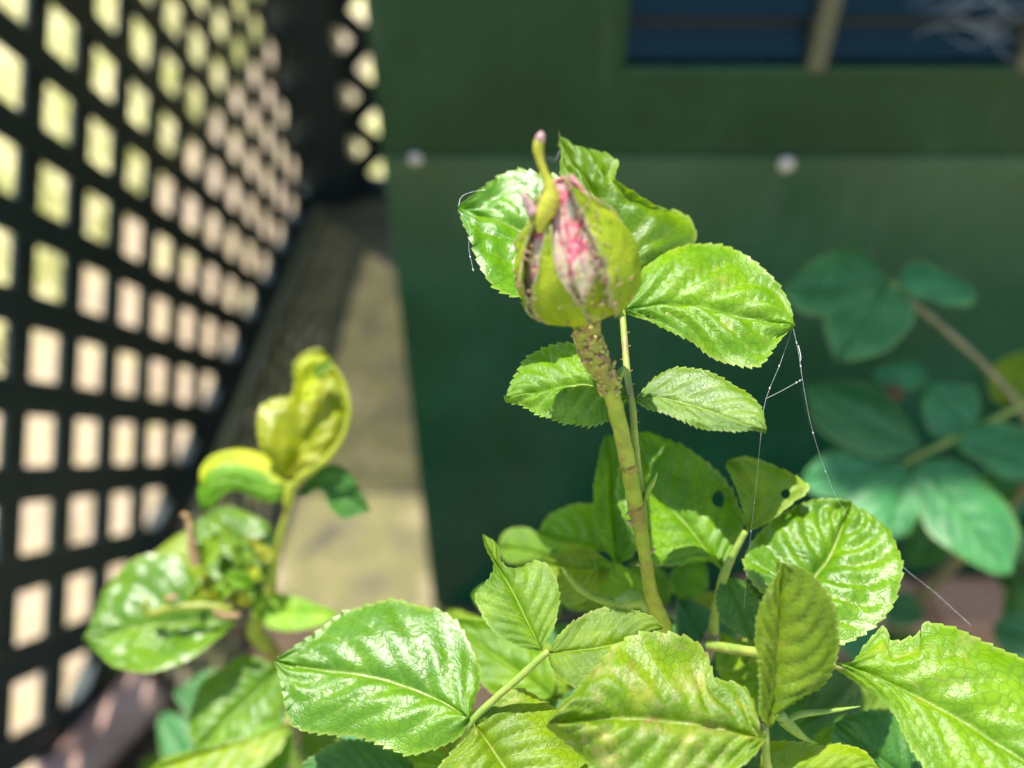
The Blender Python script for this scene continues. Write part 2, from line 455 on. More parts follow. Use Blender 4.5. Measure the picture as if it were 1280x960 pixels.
def clip_bar(q0, axis, a0, a1, b0, b1, w):
    """strip at 45 degrees in the plane (a,b); axis 0: runs down-forward, 1: runs up-forward. polygon clipped to the panel"""
    d = (c45, -c45) if axis == 0 else (c45, c45)
    n = (c45, c45) if axis == 0 else (c45, -c45)
    L = 6.0
    poly = [(n[0] * (q0 + s2) + d[0] * t, n[1] * (q0 + s2) + d[1] * t) for s2, t in ((-w / 2, -L), (w / 2, -L), (w / 2, L), (-w / 2, L))]
    for k, lim, sg in ((0, a0, 1), (0, a1, -1), (1, b0, 1), (1, b1, -1)):
        new = []
        for i in range(len(poly)):
            p, q = poly[i], poly[(i + 1) % len(poly)]
            fp, fq = (p[k] - lim) * sg, (q[k] - lim) * sg
            if fp >= 0: new.append(p)
            if (fp > 0) != (fq > 0) and fp != fq:
                t = fp / (fp - fq); new.append((p[0] + (q[0] - p[0]) * t, p[1] + (q[1] - p[1]) * t))
        poly = new
        if len(poly) < 3: return None
    return poly


def lattice(root, plane, pos, a0, a1, b0, b1, ph0, ph1, bw=BARW):
    for axis, ph in ((0, ph0), (1, ph1)):
        off = 0.0 if axis == 0 else -(BART - 0.0006)
        lo = -4.5; k0 = math.ceil((lo - ph) / PITCHL)
        for k in range(k0, k0 + int(9 / PITCHL)):
            poly = clip_bar(ph + k * PITCHL, axis, a0, a1, b0, b1, bw)
            if not poly: continue
            n = len(poly); V = []
            ar = 0.5 * abs(sum(poly[i][0] * poly[(i + 1) % n][1] - poly[(i + 1) % n][0] * poly[i][1] for i in range(n)))
            if ar < 4e-4: continue
            for dx in (off, off - BART):
                for a, b in poly:
                    V.append((pos + dx, a, b) if plane == 'x' else (a, pos - dx, b))
            F = [tuple(range(n)), tuple(range(2 * n - 1, n - 1, -1))] + [(i, i + n, (i + 1) % n + n, (i + 1) % n) for i in range(n)]
            o = mesh_obj('slat', V, F, M['lattice'], root, smooth=False)
            m = o.modifiers.new('bevel', 'BEVEL'); m.width = 0.001; m.segments = 1


# phase from a hole at pixel (86,50) of the photograph
uu = (86 - 640) / FPX; dd = LX / uu; hp = P(86, 50, dd)
hq0 = c45 * hp[1] + c45 * hp[2]; hq1 = c45 * hp[1] - c45 * hp[2]
side = empty('lattice_panel', (LX, 0.6, 0))
tag(side, 'dark diamond lattice panel standing along the gravel path', 'lattice', 'garden lattice panels')
lattice(side, 'x', LX, -0.25, 1.60, 0.05, 0.73, hq0 + PITCHL / 2, hq1 + PITCHL / 2)
box('bottom_rail', LX - 0.016, LX + 0.006, -0.25, 1.60, 0.008, 0.06, M['lattice'], side, 0.003)
box('top_rail', LX - 0.016, LX + 0.006, -0.25, 1.60, 0.72, 0.75, M['lattice'], side, 0.003)
back = empty('lattice_panel', (-0.25, BY, 0))
tag(back, 'dark diamond lattice panel joining the post behind the green shed', 'lattice', 'garden lattice panels')
lattice(back, 'y', BY, -0.405, 0.06, 0.03, 1.95, 0.0385, 0.0285, BARW * 1.25)
box('bottom_rail', -0.405, 0.06, BY - 0.012, BY + 0.022, 0.012, 0.05, M['lattice'], back, 0.003)
box('top_rail', -0.405, 0.06, BY - 0.012, BY + 0.022, 1.935, 1.99, M['lattice'], back, 0.003)
post = empty('corner_post', (-0.45, BY, 0))
tag(post, 'dark square corner post where the two lattice panels meet', 'post')
box('post_shaft', -0.475, onY(417, 60, BY - 0.05)[0], BY - 0.05, BY + 0.045, 0.004, 2.02, M['lattice'], post, 0.006)
box('post_cap', -0.515, -0.25, BY - 0.07, BY + 0.06, 2.021, 2.05, M['lattice'], post, 0.01)

# ================================================================== green shed
shed = empty('garden_shed', (0.45, WY + 0.3, 0))
tag(shed, 'dark green painted metal shed with bolted panels and navy louvred vents', 'shed')
ZS = onY(760, 194, WY)[2]; ZW = onY(900, 90, WY)[2]
SX1 = 1.15; SH = 1.85; T = 0.014
pan = [onY(780, 86, WY)[0], onY(1005, 90, WY)[0], onY(1029, 90, WY)[0], onY(1264, 92, WY)[0], onY(1286, 92, WY)[0], onY(1520, 92, WY)[0]]
ZT = ZW + 0.20


def rounded_body():
    r = 0.03; pts = []
    x0, x1, y0, y1 = WX + 0.001, SX1, WY + T, WY + 0.90
    for cx, cy, a0 in ((x1 - r, y1 - r, 0), (x0 + r, y1 - r, 90), (x0 + r, y0 + r, 180), (x1 - r, y0 + r, 270)):
        for k in range(7):
            a = math.radians(a0 + 15 * k); pts.append((cx + r * math.cos(a), cy + r * math.sin(a)))
    n = len(pts); V = [(x, y, 0.01) for x, y in pts] + [(x, y, SH) for x, y in pts]
    F = [(i, (i + 1) % n, (i + 1) % n + n, i + n) for i in range(n)] + [tuple(range(2 * n - 1, n - 1, -1))[::-1]]
    o = mesh_obj('body', V, F, M['shed'], shed, smooth=False)


rounded_body()
box('lower_panel', WX, SX1, WY - 0.002, WY + T - 0.001, 0.02, ZS - 0.0002, M['shed_low'], shed, 0.0008)
xs_ = [WX, pan[0], pan[5], SX1]; zs_ = [ZS + 0.0004, ZW, ZT, SH - 0.002]
Vp = [(x, WY, z) for z in zs_ for x in xs_]
Fp = [(r * 4 + c, r * 4 + c + 1, r * 4 + c + 5, r * 4 + c + 4) for r in range(3) for c in range(3) if not (r == 1 and c == 1)]
up = mesh_obj('upper_panel', Vp, Fp, M['shed'], shed, smooth=False)
m = up.modifiers.new('thick', 'SOLIDIFY'); m.thickness = T - 0.001; m.offset = -1
for a, b in ((pan[1], pan[2]), (pan[3], pan[4])):
    box('mullion', a, b, WY - 0.004, WY + T - 0.002, ZW + 0.0005, ZT - 0.0005, M['mullion'], shed, 0.0015)
for a, b in ((pan[0], pan[1]), (pan[2], pan[3]), (pan[4], pan[5])):
    v = box('vent', a, b, WY + T - 0.003, WY + T - 0.0005, ZW + 0.0006, ZT - 0.0006, M['inside'], shed)
    box('sill', a + 0.0005, b - 0.0005, WY - 0.004, WY + T - 0.004, ZW + 0.0006, ZW + 0.004, M['shed_low'], v, 0.001)
    for k in range(7):
        z = ZW + 0.009 + k * 0.027
        V = [(a + .001, WY + 0.0015, z), (b - .001, WY + 0.0015, z), (b - .001, WY + 0.0105, z + 0.017), (a + .001, WY + 0.0105, z + 0.017)]
        V += [(x, y + 0.001, zz - 0.0012) for x, y, zz in V]
        F = [(0, 1, 2, 3), (7, 6, 5, 4), (0, 4, 5, 1), (1, 5, 6, 2), (2, 6, 7, 3), (3, 7, 4, 0)]
        mesh_obj('louvre', V, F, M['navy'], v, smooth=False)
av_v, av_f = [], []  # unseen slats added above the path only to soften the sun on it
for k in range(49):
    v, f = box_geo(-0.80, WX - 0.005, WY + 0.60 + k * 0.0195, WY + 0.6115 + k * 0.0195, SH + 0.002, SH + 0.006)
    av_f += [tuple(q + len(av_v) for q in ff) for ff in f]; av_v += v
for x in (-0.79, -0.45, WX - 0.03):
    v, f = box_geo(x, x + 0.02, WY + 0.60, WY + 1.55, SH + 0.0065, SH + 0.03)
    av_f += [tuple(q + len(av_v) for q in ff) for ff in f]; av_v += v
mesh_obj('unseen_shade_slats', av_v, av_f, M['shed'], shed, smooth=False, kind='stuff')
box('roof', WX - 0.004, SX1 + 0.04, WY - 0.02, WY + 1.42, SH + 0.001, SH + 0.03, M['shed'], shed, 0.006)


def dome(name, c, r, h, axis, mat, parent):
    V = []; F = []; seg = 12
    for j, (rr, hh) in enumerate(((1, 0), (0.95, .35), (.75, .7), (.4, .93))):
        for k in range(seg):
            a = 2 * math.pi * k / seg
            V.append((c[0] + r * rr * math.cos(a), c[1] - h * hh, c[2] + r * rr * math.sin(a)))
    for j in range(3):
        for k in range(seg):
            F.append((j * seg + k, j * seg + (k + 1) % seg, (j + 1) * seg + (k + 1) % seg, (j + 1) * seg + k))
    F.append(tuple(range(3 * seg, 4 * seg)))
    return mesh_obj(name, V, F, mat, parent)


for px, py, r in ((519, 199, .0052), (982, 206, .0062), (1445, 206, .006)):
    c = onY(px, py, WY - 0.003); dome('bolt', c, r, 0.004, 'y', M['zinc'], shed)

# brick edging along the shed base
for k, nm in enumerate(('leftmost', 'second', 'third', 'rightmost')):
    x = 0.255 + k * 0.107
    v, f = box_geo(x, x + 0.1, WY - 0.075 + 0.006 * (k % 2), WY - 0.008, 0.005, 0.085 + 0.006 * random.random())
    b = mesh_obj('edging_brick', v, f, M['brick'], smooth=False)
    m = b.modifiers.new('bevel', 'BEVEL'); m.width = 0.005; m.segments = 2
    tag(b, nm + ' pinkish brick in the edging row at the foot of the green shed', 'brick', 'edging bricks along the shed')

# short log lying at the foot of the lattice
a = onZ(70, 985, 0.05); b_ = onZ(188, 858, 0.05)
lg = empty('edging_log', (a + b_) / 2 - np.array([0, 0, 0.05]))
tag(lg, 'short pinkish brown log lying at the foot of the lattice', 'log')
dr = (b_ - a) / np.linalg.norm(b_ - a)
pl = [tuple(a - dr * 0.08 + dr * t) + (0.026 * (1 + 0.05 * math.sin(t * 40)),) for t in np.linspace(0, np.linalg.norm(b_ - a) + 0.08, 6)]
tube('bark', pl, M['log'], lg, n=24, seg=16, rough=0.12)
tube('knot', [tuple(np.array(pl[3][:3]) + (0, 0, 0.025)) + (0.012,), tuple(np.array(pl[3][:3]) + (0.01, 0, 0.043)) + (0.008,)], M['log'], lg, n=5, seg=10)

# ================================================================== leaves
VCOLS = np.array([0, .04, .10, .18, .28, .38, .48, .58, .68, .78, .87, .94, 1.0])
ALL = []


def leaf(parent, base, tip, m1, m2, db, gy=0.6, gx=0.0, mat='leaf', mid=None, fold=0.10, droop=0.06, curl=0.0, teeth=18, tamp=4.0,
         relief=0.055, wave=0.05, holes=(), name='leaflet', flip=False, pxr=1.0):
    base = np.array(base, float); tip = np.array(tip, float)
    seed = len(ALL) * 3.7 + 1.3; ALL.append(name)
    rs = np.random.RandomState(len(ALL) * 13 + 5)
    nr = max(40, teeth * 5) + 1
    us = np.linspace(0, 1, nr)
    length = np.linalg.norm(tip - base)
    midp = catmull(np.vstack([base] + ([np.array(mid, float)] if mid else []) + [tip]), nr)
    ax = (tip - base) / length; perp = np.array([-ax[1], ax[0]])
    sides = []
    for sgn, m in ((1, m1), (-1, m2)):
        if np.isscalar(m):
            prof = np.sin(np.pi * us ** 0.82) ** 0.78
            tg = np.gradient(midp, axis=0); tg /= np.linalg.norm(tg, axis=1)[:, None] + 1e-9
            pp = np.stack([-tg[:, 1], tg[:, 0]], 1)
            e = midp + pp * (sgn * m * prof)[:, None]
        else:
            m = np.array(m, float)
            if np.linalg.norm(m[0] - base) > np.linalg.norm(m[0] - tip): m = m[::-1]
            e = catmull(np.vstack([base, m, tip]), nr)
        tg = np.gradient(e, axis=0); tg /= np.linalg.norm(tg, axis=1)[:, None] + 1e-9
        nn = np.stack([-tg[:, 1], tg[:, 0]], 1)
        s0 = np.sign((nn * (e - midp)).sum(1).sum()); nn *= s0
        f = (us * teeth) % 1.0; ti = np.minimum((us * teeth).astype(int), teeth)
        ta = (0.55 + 0.9 * rs.rand(teeth + 2))[ti]
        saw = np.where(f < 0.8, f / 0.8, (1 - f) / 0.2)
        env = np.clip(np.sin(np.pi * us), 0, 1) ** 0.4
        disp = nn * (tamp * ta * saw * env)[:, None] + tg * (tamp * 0.5 * ta * saw * env)[:, None]
        # slow irregularity of the margin
        irr = np.array([noise.noise((u * 5.0, seed, sgn * 2.0)) for u in us]) * 0.035 * length * env * (0.6 if not np.isscalar(m) else 1.0)
        sides.append((e + nn * irr[:, None], disp))
    cols = []
    for sgn, si in ((1, 0), (-1, 1)):
        e, disp = sides[si]
        seq = VCOLS[::-1] if sgn == 1 else VCOLS[1:]
        for vv in seq:
            cols.append((sgn * vv, midp * (1 - vv) + e * vv + disp * vv ** 6))
    vv = np.array([c[0] for c in cols]); nc = len(vv)
    pix = np.stack([c[1] for c in cols], 1)                  # nr x nc x 2
    kill = np.zeros((nr - 1, nc - 1), bool)
    for hx, hy, r in holes:
        c = np.array((hx, hy)); cen = (pix[:-1, :-1] + pix[1:, :-1] + pix[:-1, 1:] + pix[1:, 1:]) / 4
        k_ = np.linalg.norm((cen - c) * (1.25, 0.9), axis=2) < r; kill |= k_
        tch = np.zeros((nr, nc), int); keep = np.zeros((nr, nc), int)
        for a_ in (0, 1):
            for b_ in (0, 1):
                tch[a_:nr - 1 + a_, b_:nc - 1 + b_] += k_; keep[a_:nr - 1 + a_, b_:nc - 1 + b_] += ~k_
        for i, j in np.argwhere((tch > 0) & (keep > 0)):
            w_ = (pix[i, j] - c) * (1.25, 0.9); an_ = math.atan2(w_[1], w_[0]); rr_ = r * (1 + .22 * noise.noise((math.cos(an_), math.sin(an_), seed)))
            pix[i, j] = c + w_ / (np.linalg.norm(w_) + 1e-9) * rr_ / np.array((1.25, 0.9))
    u2 = (pix[..., 0] - 640) / FPX; v2 = (480 - pix[..., 1]) / FPX
    ub, vb = (base[0] - 640) / FPX, (480 - base[1]) / FPX
    inv = (1 + gy * cP * (v2 - vb) / (-sP + vb * cP) - gx * (u2 - ub) * cP / sP) / db
    d = 1 / np.clip(inv, 1.0, 60.0)
    pos = CAM + d[..., None] * (FWD + u2[..., None] * RGT + v2[..., None] * UPV)

    def normals(p):
        a = np.gradient(p, axis=0); b = np.gradient(p, axis=1)
        n = np.cross(a, b); n /= np.linalg.norm(n, axis=2)[..., None] + 1e-15
        return n
    n = normals(pos)
    core = n[nr // 4: 3 * nr // 4, nc // 4: 3 * nc // 4].reshape(-1, 3).mean(0); core /= np.linalg.norm(core)
    sg = np.sign(core.dot(CAM - pos[nr // 2, nc // 2]))
    if flip: sg = -sg
    n0 = core * sg
    av = np.abs(vv)[None, :]; uu_ = us[:, None]
    hw = np.stack([np.linalg.norm(pos[:, 0] - pos[:, nc // 2], axis=1), np.linalg.norm(pos[:, -1] - pos[:, nc // 2], axis=1)], 1)
    hwv = np.where(vv[None, :] > 0, hw[:, :1], hw[:, 1:]); hmax = hw.max()
    us_k = 0.8 + 0.5 * rs.rand(); us_o = rs.rand(); relief = relief * (0.7 + 0.7 * rs.rand())
    ph = (uu_ * us_k + us_o - VSL * av) * NV
    q = np.abs(ph - np.floor(ph) - 0.5) * 2            # 0 on a side vein
    quilt = (1 - (1 - np.clip(q, 0, 1)) ** 2.2) * np.clip(av * 4, 0, 1) * np.clip((1.02 - av) * 2.2, 0, 1)
    groove = -0.9 * np.exp(-(av / 0.06) ** 2)
    h = relief * hmax * (quilt + groove)
    nz = np.array([[noise.noise((u * 2.6 + seed, v * 1.6, seed * .7)) for v in vv] for u in us])
    nz2 = np.array([[noise.noise((u * 9 + seed, v * 5.0, seed * 1.7)) for v in vv] for u in us])
    h = h + wave * hmax * (nz * 2.2 * (0.3 + av) + nz2 * 0.5)
    h = h + fold * hwv * av - droop * hwv * av ** 2 * 2 - curl * (length * db / FPX) * uu_ ** 2.2
    pos = pos + h[..., None] * n0
    V = pos.reshape(-1, 3)
    F = []
    for i in range(nr - 1):
        for j in range(nc - 1):
            if kill[i, j]: continue
            a = i * nc + j
            F.append((a, a + 1, a + nc + 1, a + nc) if sg > 0 else (a, a + nc, a + nc + 1, a + 1))
    # grid winding: cross(a,b) with a along rows, b along columns
    F = [tuple(reversed(f)) for f in F]
    UV = np.stack([np.repeat((us * us_k + us_o)[:, None], nc, 1), np.repeat((0.5 + 0.5 * vv)[None], nr, 0)], 2).reshape(-1, 2)
    return mesh_obj(name, V, F, M[mat], parent, origin=pos[0, nc // 2], uvs=UV)


# ------------------------------------------------------------------ the rose bush in the middle
root_xy = P(850, 900, 0.215)
bush = empty('rose_bush', (root_xy[0], root_xy[1] + 0.02, 0.012))
tag(bush, 'rose bush with one pink bud on an upright stem above bright green leaves', 'rose bush')
g0 = WLOC[bush]
stem = btube('stem', [(733, 396, .1362, 14), (732, 412, .1375, 14.5), (739, 434, .1400, 14), (747, 453, .1420, 13), (757, 472, .1440, 11.5), (763, 488, .1455, 10.5), (772, 521, .1490, 10), (780, 556, .1530, 10), (785, 580, .156, 10.5), (787, 590, .157, 9.8), (793, 625, .161, 10.2), (801, 665, .165, 9), (807, 700, .169, 8.2), (814, 742, .174, 9), (828, 785, .180, 12), (842, 850, .195, 14)],
             M['stem'], bush, n=110, seg=14, rough=0.14)
e_ = P(842, 850, .195)
tube('cane', [tuple(e_ + (0, 0, 0.004)) + (.003,), tuple(e_ * 0.7 + g0 * 0.3 + (.006, -.004, 0)) + (.004,), tuple(e_ * 0.3 + g0 * 0.7 + (-.004, .006, 0)) + (.0052,), tuple(g0 - (0, 0, .01)) + (.0065,)], M['cane'], bush, n=40, seg=12, rough=0.12)
btube('neck', [(733, 384, .1358, 20), (732, 395, .1364, 16.5), (733, 410, .1374, 15.5), (739, 432, .1398, 15.5), (748, 455, .1420, 14.5), (757, 471, .1438, 12), (762, 484, .145, 10.5)], M['stem_neck'], stem, n=50, seg=16, rough=0.28, seed=4)
# prickles and node scars
for (x, y, d, dx, dy, r) in ((789, 655, .1638, -12, -5, 4), (786, 640, .1625, -6, 4, 2.5), (799, 705, .1692, -8, 2, 2.5), (815, 690, .168, 8, -5, 2.5)):
    ptube('prickle', [(x + 8 * (1 if dx < 0 else -1), y, d, r * 1.8), (x, y + dy * .3, d - .0005, r), (x + dx * .6, y + dy, d - .001, .5)], M['prickle'], stem, n=10, seg=8)
for k, (x, y, d) in enumerate(((785, 583, .1545), (796, 634, .1602))):
    ptube('node_ring', [(x - 1, y - 4, d + .0015, 9.0), (x, y, d + .0015, 10.8), (x + 1, y + 4, d + .0015, 9.0)], M['stem_neck'], stem, n=9, seg=14, rough=.15)
# aphids crowded on the neck: too small to pick apart
av_, af_ = [], []
ap = catmull([(733, 400, .1362 + .0057, 15), (732, 412, .1375 + .0054, 15), (739, 434, .1400 + .0047, 15), (747, 453, .1420 + .0041, 14), (758, 472, .1440 + .0035, 12), (763, 490, .1457 + .0029, 10)], 60)
rs = np.random.RandomState(3)
for i in range(230):
    q = ap[rs.randint(60)]; an = rs.rand() * 2 * math.pi
    c = P(q[0] + math.cos(an) * q[3] * 1.1, q[1] + rs.randn() * 3, q[2] - math.sin(an) * q[3] * q[2] / FPX * 1.1)
    r = (0.00026 + 0.00036 * rs.rand()); k = len(av_)
    ax = rs.randn(3); ax /= np.linalg.norm(ax); b1 = np.cross(ax, (.3, .5, .8)); b1 /= np.linalg.norm(b1); b2 = np.cross(ax, b1)
    for t, rr in ((-1.5, .25), (-.7, .9), (.4, 1.0), (1.3, .5)):
        for j in range(6):
            a = j * math.pi / 3; av_.append(c + ax * r * t + (b1 * math.cos(a) + b2 * math.sin(a)) * r * rr)
    for t in range(3):
        for j in range(6):
            af_.append((k + t * 6 + j, k + t * 6 + (j + 1) % 6, k + t * 6 + 6 + (j + 1) % 6, k + t * 6 + 6 + j))
    af_ += [tuple(k + j for j in range(5, -1, -1)), tuple(k + 18 + j for j in range(6))]
ao = mesh_obj('aphids', av_, af_, M['aphid'])
tag(ao, 'tiny yellowish aphids crowded on the neck below the rose bud', 'aphids', kind='stuff')

# ------------------------------------------------------------------ the bud
B0 = P(733, 395, .1421); B1 = P(704, 226, .1290)
AX = B1 - B0; HL = np.linalg.norm(AX); AX /= HL
E1 = RGT - AX * RGT.dot(AX); E1 /= np.linalg.norm(E1)
E2 = CAM - (B0 + B1) / 2; E2 = E2 - AX * E2.dot(AX); E2 -= E1 * E2.dot(E1); E2 /= np.linalg.norm(E2)
PT = [0, .04, .10, .20, .32, .45, .58, .70, .82, .92, 1.0, 1.1]
PR = [.0030, .0048, .0074, .0094, .0100, .0097, .0086, .0069, .0049, .0036, .0024, .0012]


def bud_pt(th, t, off=0.0, grow=1.0):
    r = np.interp(t, PT, PR) * grow + off
    a = math.radians(th)
    return B0 + AX * (t * HL) + (E1 * math.sin(a) + E2 * math.cos(a)) * r


bud = empty('flower_bud', B0); bud.parent = None
bud_v, bud_f = [], []
nt, ns = 14, 32
for i in range(nt):
    t = i / (nt - 1) * 0.30
    for k in range(ns):
        th = 360 * k / ns
        bud_v.append(bud_pt(th, t, 0.0002 + 0.00025 * noise.noise((math.cos(th * .0175) * 2, math.sin(th * .0175) * 2, t * 8))))
for i in range(nt - 1):
    for k in range(ns):
        bud_f.append((i * ns + k, i * ns + (k + 1) % ns, (i + 1) * ns + (k + 1) % ns, (i + 1) * ns + k))
bpy.data.objects.remove(bud); 
bud = mesh_obj('flower_bud', bud_v, bud_f, M['sepal'], bush, origin=B0, uvs=[(0, .5)] * len(bud_v))
bud['label'] = 'plump pink rose bud still wrapped in yellow green sepals'


def shell(name, thc, hw, t0, t1, mat, off, n=26, m=15, lean=None, edge_lift=0.0, grow=1.0, rough=0.00025, seed=0, ripple=0.0, flare=0.0):
    """a curved shell lying on the bud; thc(t), hw(t) in degrees"""
    V = []; UV = []
    for i in range(n):
        f = i / (n - 1); t = t0 + (t1 - t0) * f
        c = thc(f); w = hw(f)
        for j in range(m):
            g = -1 + 2 * j / (m - 1)
            jag = 1 + (0.16 * noise.noise((f * 16 + seed, g, 2.0)) if abs(g) > .85 else 0)
            V.append(bud_pt(c + g * w * jag, t, off + edge_lift * abs(g) ** 4 + rough * noise.noise((f * 6 + seed, g * 3, 1.0)) - 0.0003 * math.exp(-(g / .08) ** 2) * (off > 0) + ripple * math.sin(g * 7 + f * 4 + seed) * f + flare * max(0.0, f - .7) ** 2 * 10, grow))
            UV.append((f, (g + 1) / 2))
    F = [(i * m + j, i * m + j + 1, (i + 1) * m + j + 1, (i + 1) * m + j) for i in range(n - 1) for j in range(m - 1)]
    o = mesh_obj(name, V, F, mat, bud, uvs=UV, origin=bud_pt(thc(0), t0))
    sm = o.modifiers.new('thick', 'SOLIDIFY'); sm.thickness = 0.0003; sm.offset = 1
    return o


lin = lambda *p: (lambda f: float(np.interp(f, [q[0] for q in p], [q[1] for q in p])))
# rolled petals
for k, (c, w, o_) in enumerate(((-5, 60, -.0008), (125, 80, -.0005), (-115, 80, -.0006), (-62, 46, -.0001), (38, 34, .0002), (8, 20, -.0002))):
    shell('petal', lin((0, c), (1, c - 25)), lin((0, w), (.6, w), (1, w * .6)), 0.08, 1.0 if k != 4 else .96, M['petal'], o_ - .0004, edge_lift=.0005, rough=.0005, seed=k * 5, ripple=.0004)
# five sepals
shell('sepal', lin((0, 66), (.5, 70), (.8, 46), (1, 6)), lin((0, 34), (.2, 48), (.5, 47), (.75, 31), (1, 2)), 0.10, 1.04, M['sepal'], .0006, edge_lift=.0006, rough=.0007, seed=1, flare=.0009)
cs = shell('sepal', lin((0, -26), (.6, -30), (1, -33)), lin((0, 29), (.25, 28), (.6, 12), (1, 5)), 0.10, 0.80, M['sepal'], .0006, edge_lift=.0008, seed=2)
shell('sepal', lin((0, -84), (.6, -84), (1, -62)), lin((0, 26), (.4, 26), (.75, 16), (1, 3)), 0.12, 0.98, M['sepal'], .0009, edge_lift=.0009, rough=.0012, seed=3)
shell('sepal', lin((0, 150), (1, 150)), lin((0, 30), (.5, 30), (1, 3)), 0.10, 1.0, M['sepal'], .0006, seed=4)
shell('sepal', lin((0, -145), (1, -120)), lin((0, 30), (.5, 28), (1, 3)), 0.10, 1.0, M['sepal'], .0006, seed=5)
shell('sepal', lin((0, 14), (1, 18)), lin((0, 22), (.4, 20), (.75, 11), (1, 1.5)), 0.12, 0.50, M['sepal'], .0003, edge_lift=.0004, seed=9, flare=.0004)
# glandular bristles along the sepal edges
hv, hf = [], []
rs = np.random.RandomState(12)
for i in range(170):
    pick = rs.randint(4)
    th = (-60, -100, 22, 5)[pick] + rs.randn() * (10, 14, 6, 20)[pick]; t = .12 + .75 * rs.rand()
    a = bud_pt(th, t, .0006); b = bud_pt(th + rs.randn() * 5, t + .02 + .03 * rs.rand(), .0012 + .0008 * rs.rand())
    v_, f_ = tube_geo(np.array([a, (a + b) / 2, b]), [.00016, .00011, .0002], 5); k = len(hv); hv += v_; hf += [tuple(q + k for q in ff) for ff in f_]
gb = mesh_obj('bristles', hv, hf, M['brown_tip'], bud, kind='stuff')
# long sepal tip reaching up
btube('sepal_tip', [(675, 290, .1228, 5), (679, 272, .1218, 10), (687, 254, .1212, 13), (688, 238, .1206, 9), (682, 220, .120, 5.5), (676, 203, .1195, 5), (673, 188, .119, 6.5), (674, 177, .1185, 6), (676, 171, .118, 4.5)], M['yellow_tip'], cs, n=40, seg=12, rough=.15)
btube('sepal_tip_end', [(674.5, 176, .1185, 6.2), (676, 170, .118, 5.6), (676.5, 165, .118, 2.0)], M['pink_tip'], cs, n=10, seg=10)
btube('withered_tip', [(667, 268, .122, 7), (660, 254, .1215, 5.5), (655, 244, .121, 4), (652, 239, .121, 1)], M['pink_tip'], bud, n=12, seg=8, rough=.3)
btube('withered_tip', [(713, 236, .119, 5), (708, 226, .1185, 3.4), (704, 220, .1185, 1)], M['brown_tip'], bud, n=10, seg=8, rough=.3)

# ------------------------------------------------------------------ compound leaf behind the bud
c1 = ptube('compound_leaf', [(803, 650, .1655, 7), (800, 610, .162, 6), (797, 583, .1595, 5), (793, 540, .1565, 4.6), (791, 511, .1545, 4.5), (785, 474, .1555, 4.4), (781, 430, .159, 4.2), (778, 392, .163, 4), (775, 372, .165, 3.5)], M['petiole'], bush, n=70, seg=10, rough=.08)
leaf(c1, (776, 391), (572, 263), [(740, 392), (704, 391), (650, 386), (617, 370), (596, 345), (587, 310), (579, 283)], [(755, 330), (720, 260), (675, 230), (643, 220), (610, 237), (589, 251)], .1635, gy=.45, gx=0.05, mid=[(725, 345), (675, 300), (630, 277)], fold=.25, droop=.05, tamp=3.6, teeth=22, mat='leaf_glossy', wave=.10)
leaf(c1, (779, 389), (993, 409), [(783, 363), (804, 338), (833, 316), (869, 304), (912, 310), (948, 331), (972, 357), (987, 384)], [(790, 393), (833, 408), (869, 421), (894, 442), (919, 454), (948, 456), (966, 438), (984, 416)], .1635, gy=.50, gx=-.02, mid=[(811, 381), (858, 381), (901, 388), (952, 399)], fold=.1, tamp=3.0, teeth=24, mat='leaf_spotted')
leaf(c1, (776, 376), (698, 174), [(800, 338), (850, 312), (874, 282), (855, 256), (800, 252), (766, 234), (769, 207), (740, 184)], [(745, 350), (715, 290), (702, 230), (700, 195)], .1650, gy=.35, gx=.0, mid=[(768, 320), (740, 240), (712, 200)], fold=.0, tamp=2.5, teeth=20, mat='leaf', wave=.12)
leaf(c1, (787, 500), (631, 501), [(781, 508), (769, 517), (747, 527), (719, 528), (678, 516), (653, 504)], [(769, 470), (734, 436), (709, 424), (681, 430), (658, 447), (644, 471)], .1545, gy=.72, gx=-.2, mid=[(737, 479), (694, 485), (655, 493)], fold=.06, tamp=3.6, teeth=22)
leaf(c1, (794, 499), (958, 539), [(803, 486), (819, 472), (850, 461), (881, 466), (912, 477), (937, 492), (952, 511), (955, 527)], [(803, 508), (837, 521), (875, 532), (912, 538), (941, 535)], .1545, gy=.70, gx=-.2, mid=[(825, 497), (875, 509), (919, 525)], fold=.06, tamp=2.4, teeth=22, mat='leaf_glossy')
ptube('stipule', [(806, 625, .162, 3), (812, 610, .160, 4), (817, 602, .159, 3), (822, 590, .158, .6)], M['stipule'], c1, n=14, seg=8, rough=.3)
ptube('stipule', [(774, 478, .150, 2), (776, 466, .150, 5), (781, 458, .150, 2)], M['stipule'], c1, n=12, seg=8, rough=.2)
for k in range(14):      # gland hairs on the rachis
    t = k / 13; y = 400 + t * 210; x = float(np.interp(y, [392, 430, 474, 511, 583, 610], [778, 781, 785, 791, 797, 800])); sd_ = 1 if k % 3 else -1
    dq = float(np.interp(y, [392, 511, 610], [.163, .1545, .162]))
    ptube('gland_hair', [(x + sd_ * 3, y, dq, .9), (x + sd_ * 7, y - 2 + (k % 4), dq - .0003, .6)], M['brown_tip'], c1, n=4, seg=5)

